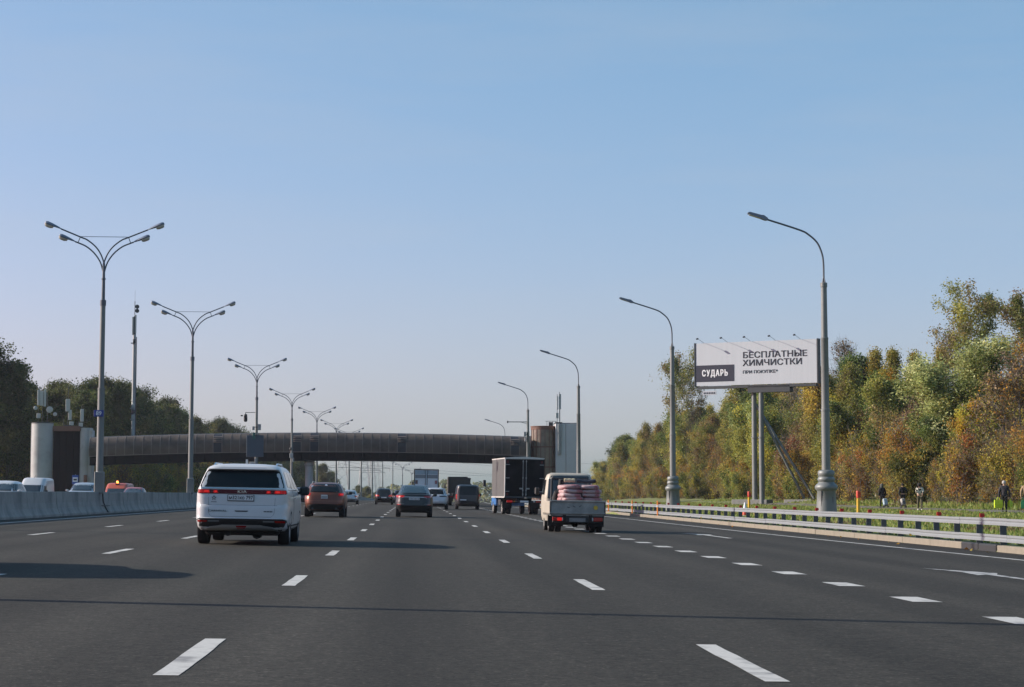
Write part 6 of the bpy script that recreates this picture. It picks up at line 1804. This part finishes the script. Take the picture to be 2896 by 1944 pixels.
# far wood on the skyline: one mass
b_far = []
rs = np.random.RandomState(5)
xs = np.concatenate([rs.uniform(-420, 520, 26000)])
yy = rs.uniform(1350, 1460, len(xs))
top = 8 + 4 * np.sin(xs * .021) + 3 * np.sin(xs * .09 + 1) + 2.0 * np.sin(xs * .31)
zz = -9 + rs.rand(len(xs)) ** .8 * (top + 9)
me = leaf_mesh('far_wood', np.stack([xs, yy, zz], 1), 2.2, 1.2, [G1, DG, G2, OL], .1, rs, rs.randint(0, 900, len(xs)))
tag(inst('far_wood', me), 'far-off blue hazy wood closing the horizon', 'wood', kind='stuff')

# ---- grass on the verge
rs = np.random.RandomState(3)
N = 60000
gy_ = 44 + 190 * rs.rand(N) ** 1.25; gs_ = rs.uniform(14.5, 38.5, N)
on = ~((gs_ > 32.9) & (gs_ < 35.0)) | (rs.rand(N) < .03)
gy_, gs_ = gy_[on], gs_[on]; N = len(gy_)
gz_ = np.array([ground_z(s, y) for s, y in zip(gs_, gy_)])
patchy = np.sin(gs_ * .8 + gy_ * .13) + np.sin(gy_ * .37 - gs_ * .3)
hgt = rs.uniform(.06, .16, N) * (1 + .35 * (patchy > .6)) * (1 + 1.2 * np.clip((gs_ - 36) / 2.0, 0, 1))
wdt = rs.uniform(.02, .05, N) + gy_ * .0004
az = rs.uniform(0, 3.14, N)
base = np.stack([gs_, gy_, gz_ - .03], 1)
dx_ = np.stack([np.cos(az) * wdt, np.sin(az) * wdt, np.zeros(N)], 1)
tip = np.stack([rs.normal(size=N) * .05, rs.normal(size=N) * .05, hgt + .05], 1)
P = np.stack([base - dx_, base + dx_, base + tip], 1).reshape(-1, 3)
me = bpy.data.meshes.new('verge_grass')
me.vertices.add(3 * N); me.vertices.foreach_set('co', P.astype(np.float32).ravel())
me.loops.add(3 * N); me.loops.foreach_set('vertex_index', np.arange(3 * N, dtype=np.int32))
me.polygons.add(N); me.polygons.foreach_set('loop_start', np.arange(0, 3 * N, 3, dtype=np.int32)); me.update(calc_edges=True)
gc = np.array([(.185, .235, .050), (.24, .27, .062), (.26, .245, .080), (.155, .205, .042)])[rs.randint(0, 4, N)] * rs.uniform(.7, 1.3, N)[:, None]
dry = (patchy < -1.2); gc[dry] = np.array([.17, .135, .06]) * rs.uniform(.7, 1.3, dry.sum())[:, None]
a = me.attributes.new('tint', 'FLOAT_COLOR', 'FACE'); a.data.foreach_set('color', np.concatenate([gc, np.ones((N, 1))], 1).astype(np.float32).ravel())
me.materials.append(LEAF); me.validate()
tag(inst('verge_grass', me), 'short green grass on the verge behind the guardrail', 'grass', kind='stuff')

# ---- fallen leaves on verge and kerb
N = 1600
C = np.stack([rs.uniform(13.2, 38, N), 40 + 150 * rs.rand(N) ** 1.4, np.zeros(N)], 1)
C[:, 2] = [(road_z(s, y) + .012) if s < edge_s(y) else ground_z(s, y) + .09 for s, y in C[:, :2]]
me = leaf_mesh('fallen_leaves', C, .08, 1.2, [YO, YL, OR, BR], 0, rs, rs.randint(0, 50, N))
tag(inst('fallen_leaves', me), 'scattered yellow fallen leaves on verge and kerb', 'leaves', kind='stuff')

# ================================================================== haze
hb = B(); hb.box((60, 760, 12.5), (1700, 1580, 55))
hm = bpy.data.materials.new('haze'); hm.use_nodes = True
n, l = hm.node_tree.nodes, hm.node_tree.links
n.remove(n['Principled BSDF'])
pv = n.new('ShaderNodeVolumePrincipled')
pv.inputs['Color'].default_value = (.80, .87, 1.0, 1); pv.inputs['Density'].default_value = HAZE; pv.inputs['Anisotropy'].default_value = .25
l.new(pv.outputs[0], n['Material Output'].inputs['Volume'])
if HAZE > 0:
    tag(hb.build('haze', hm), 'thin pale autumn haze over the whole motorway', 'haze', kind='stuff')
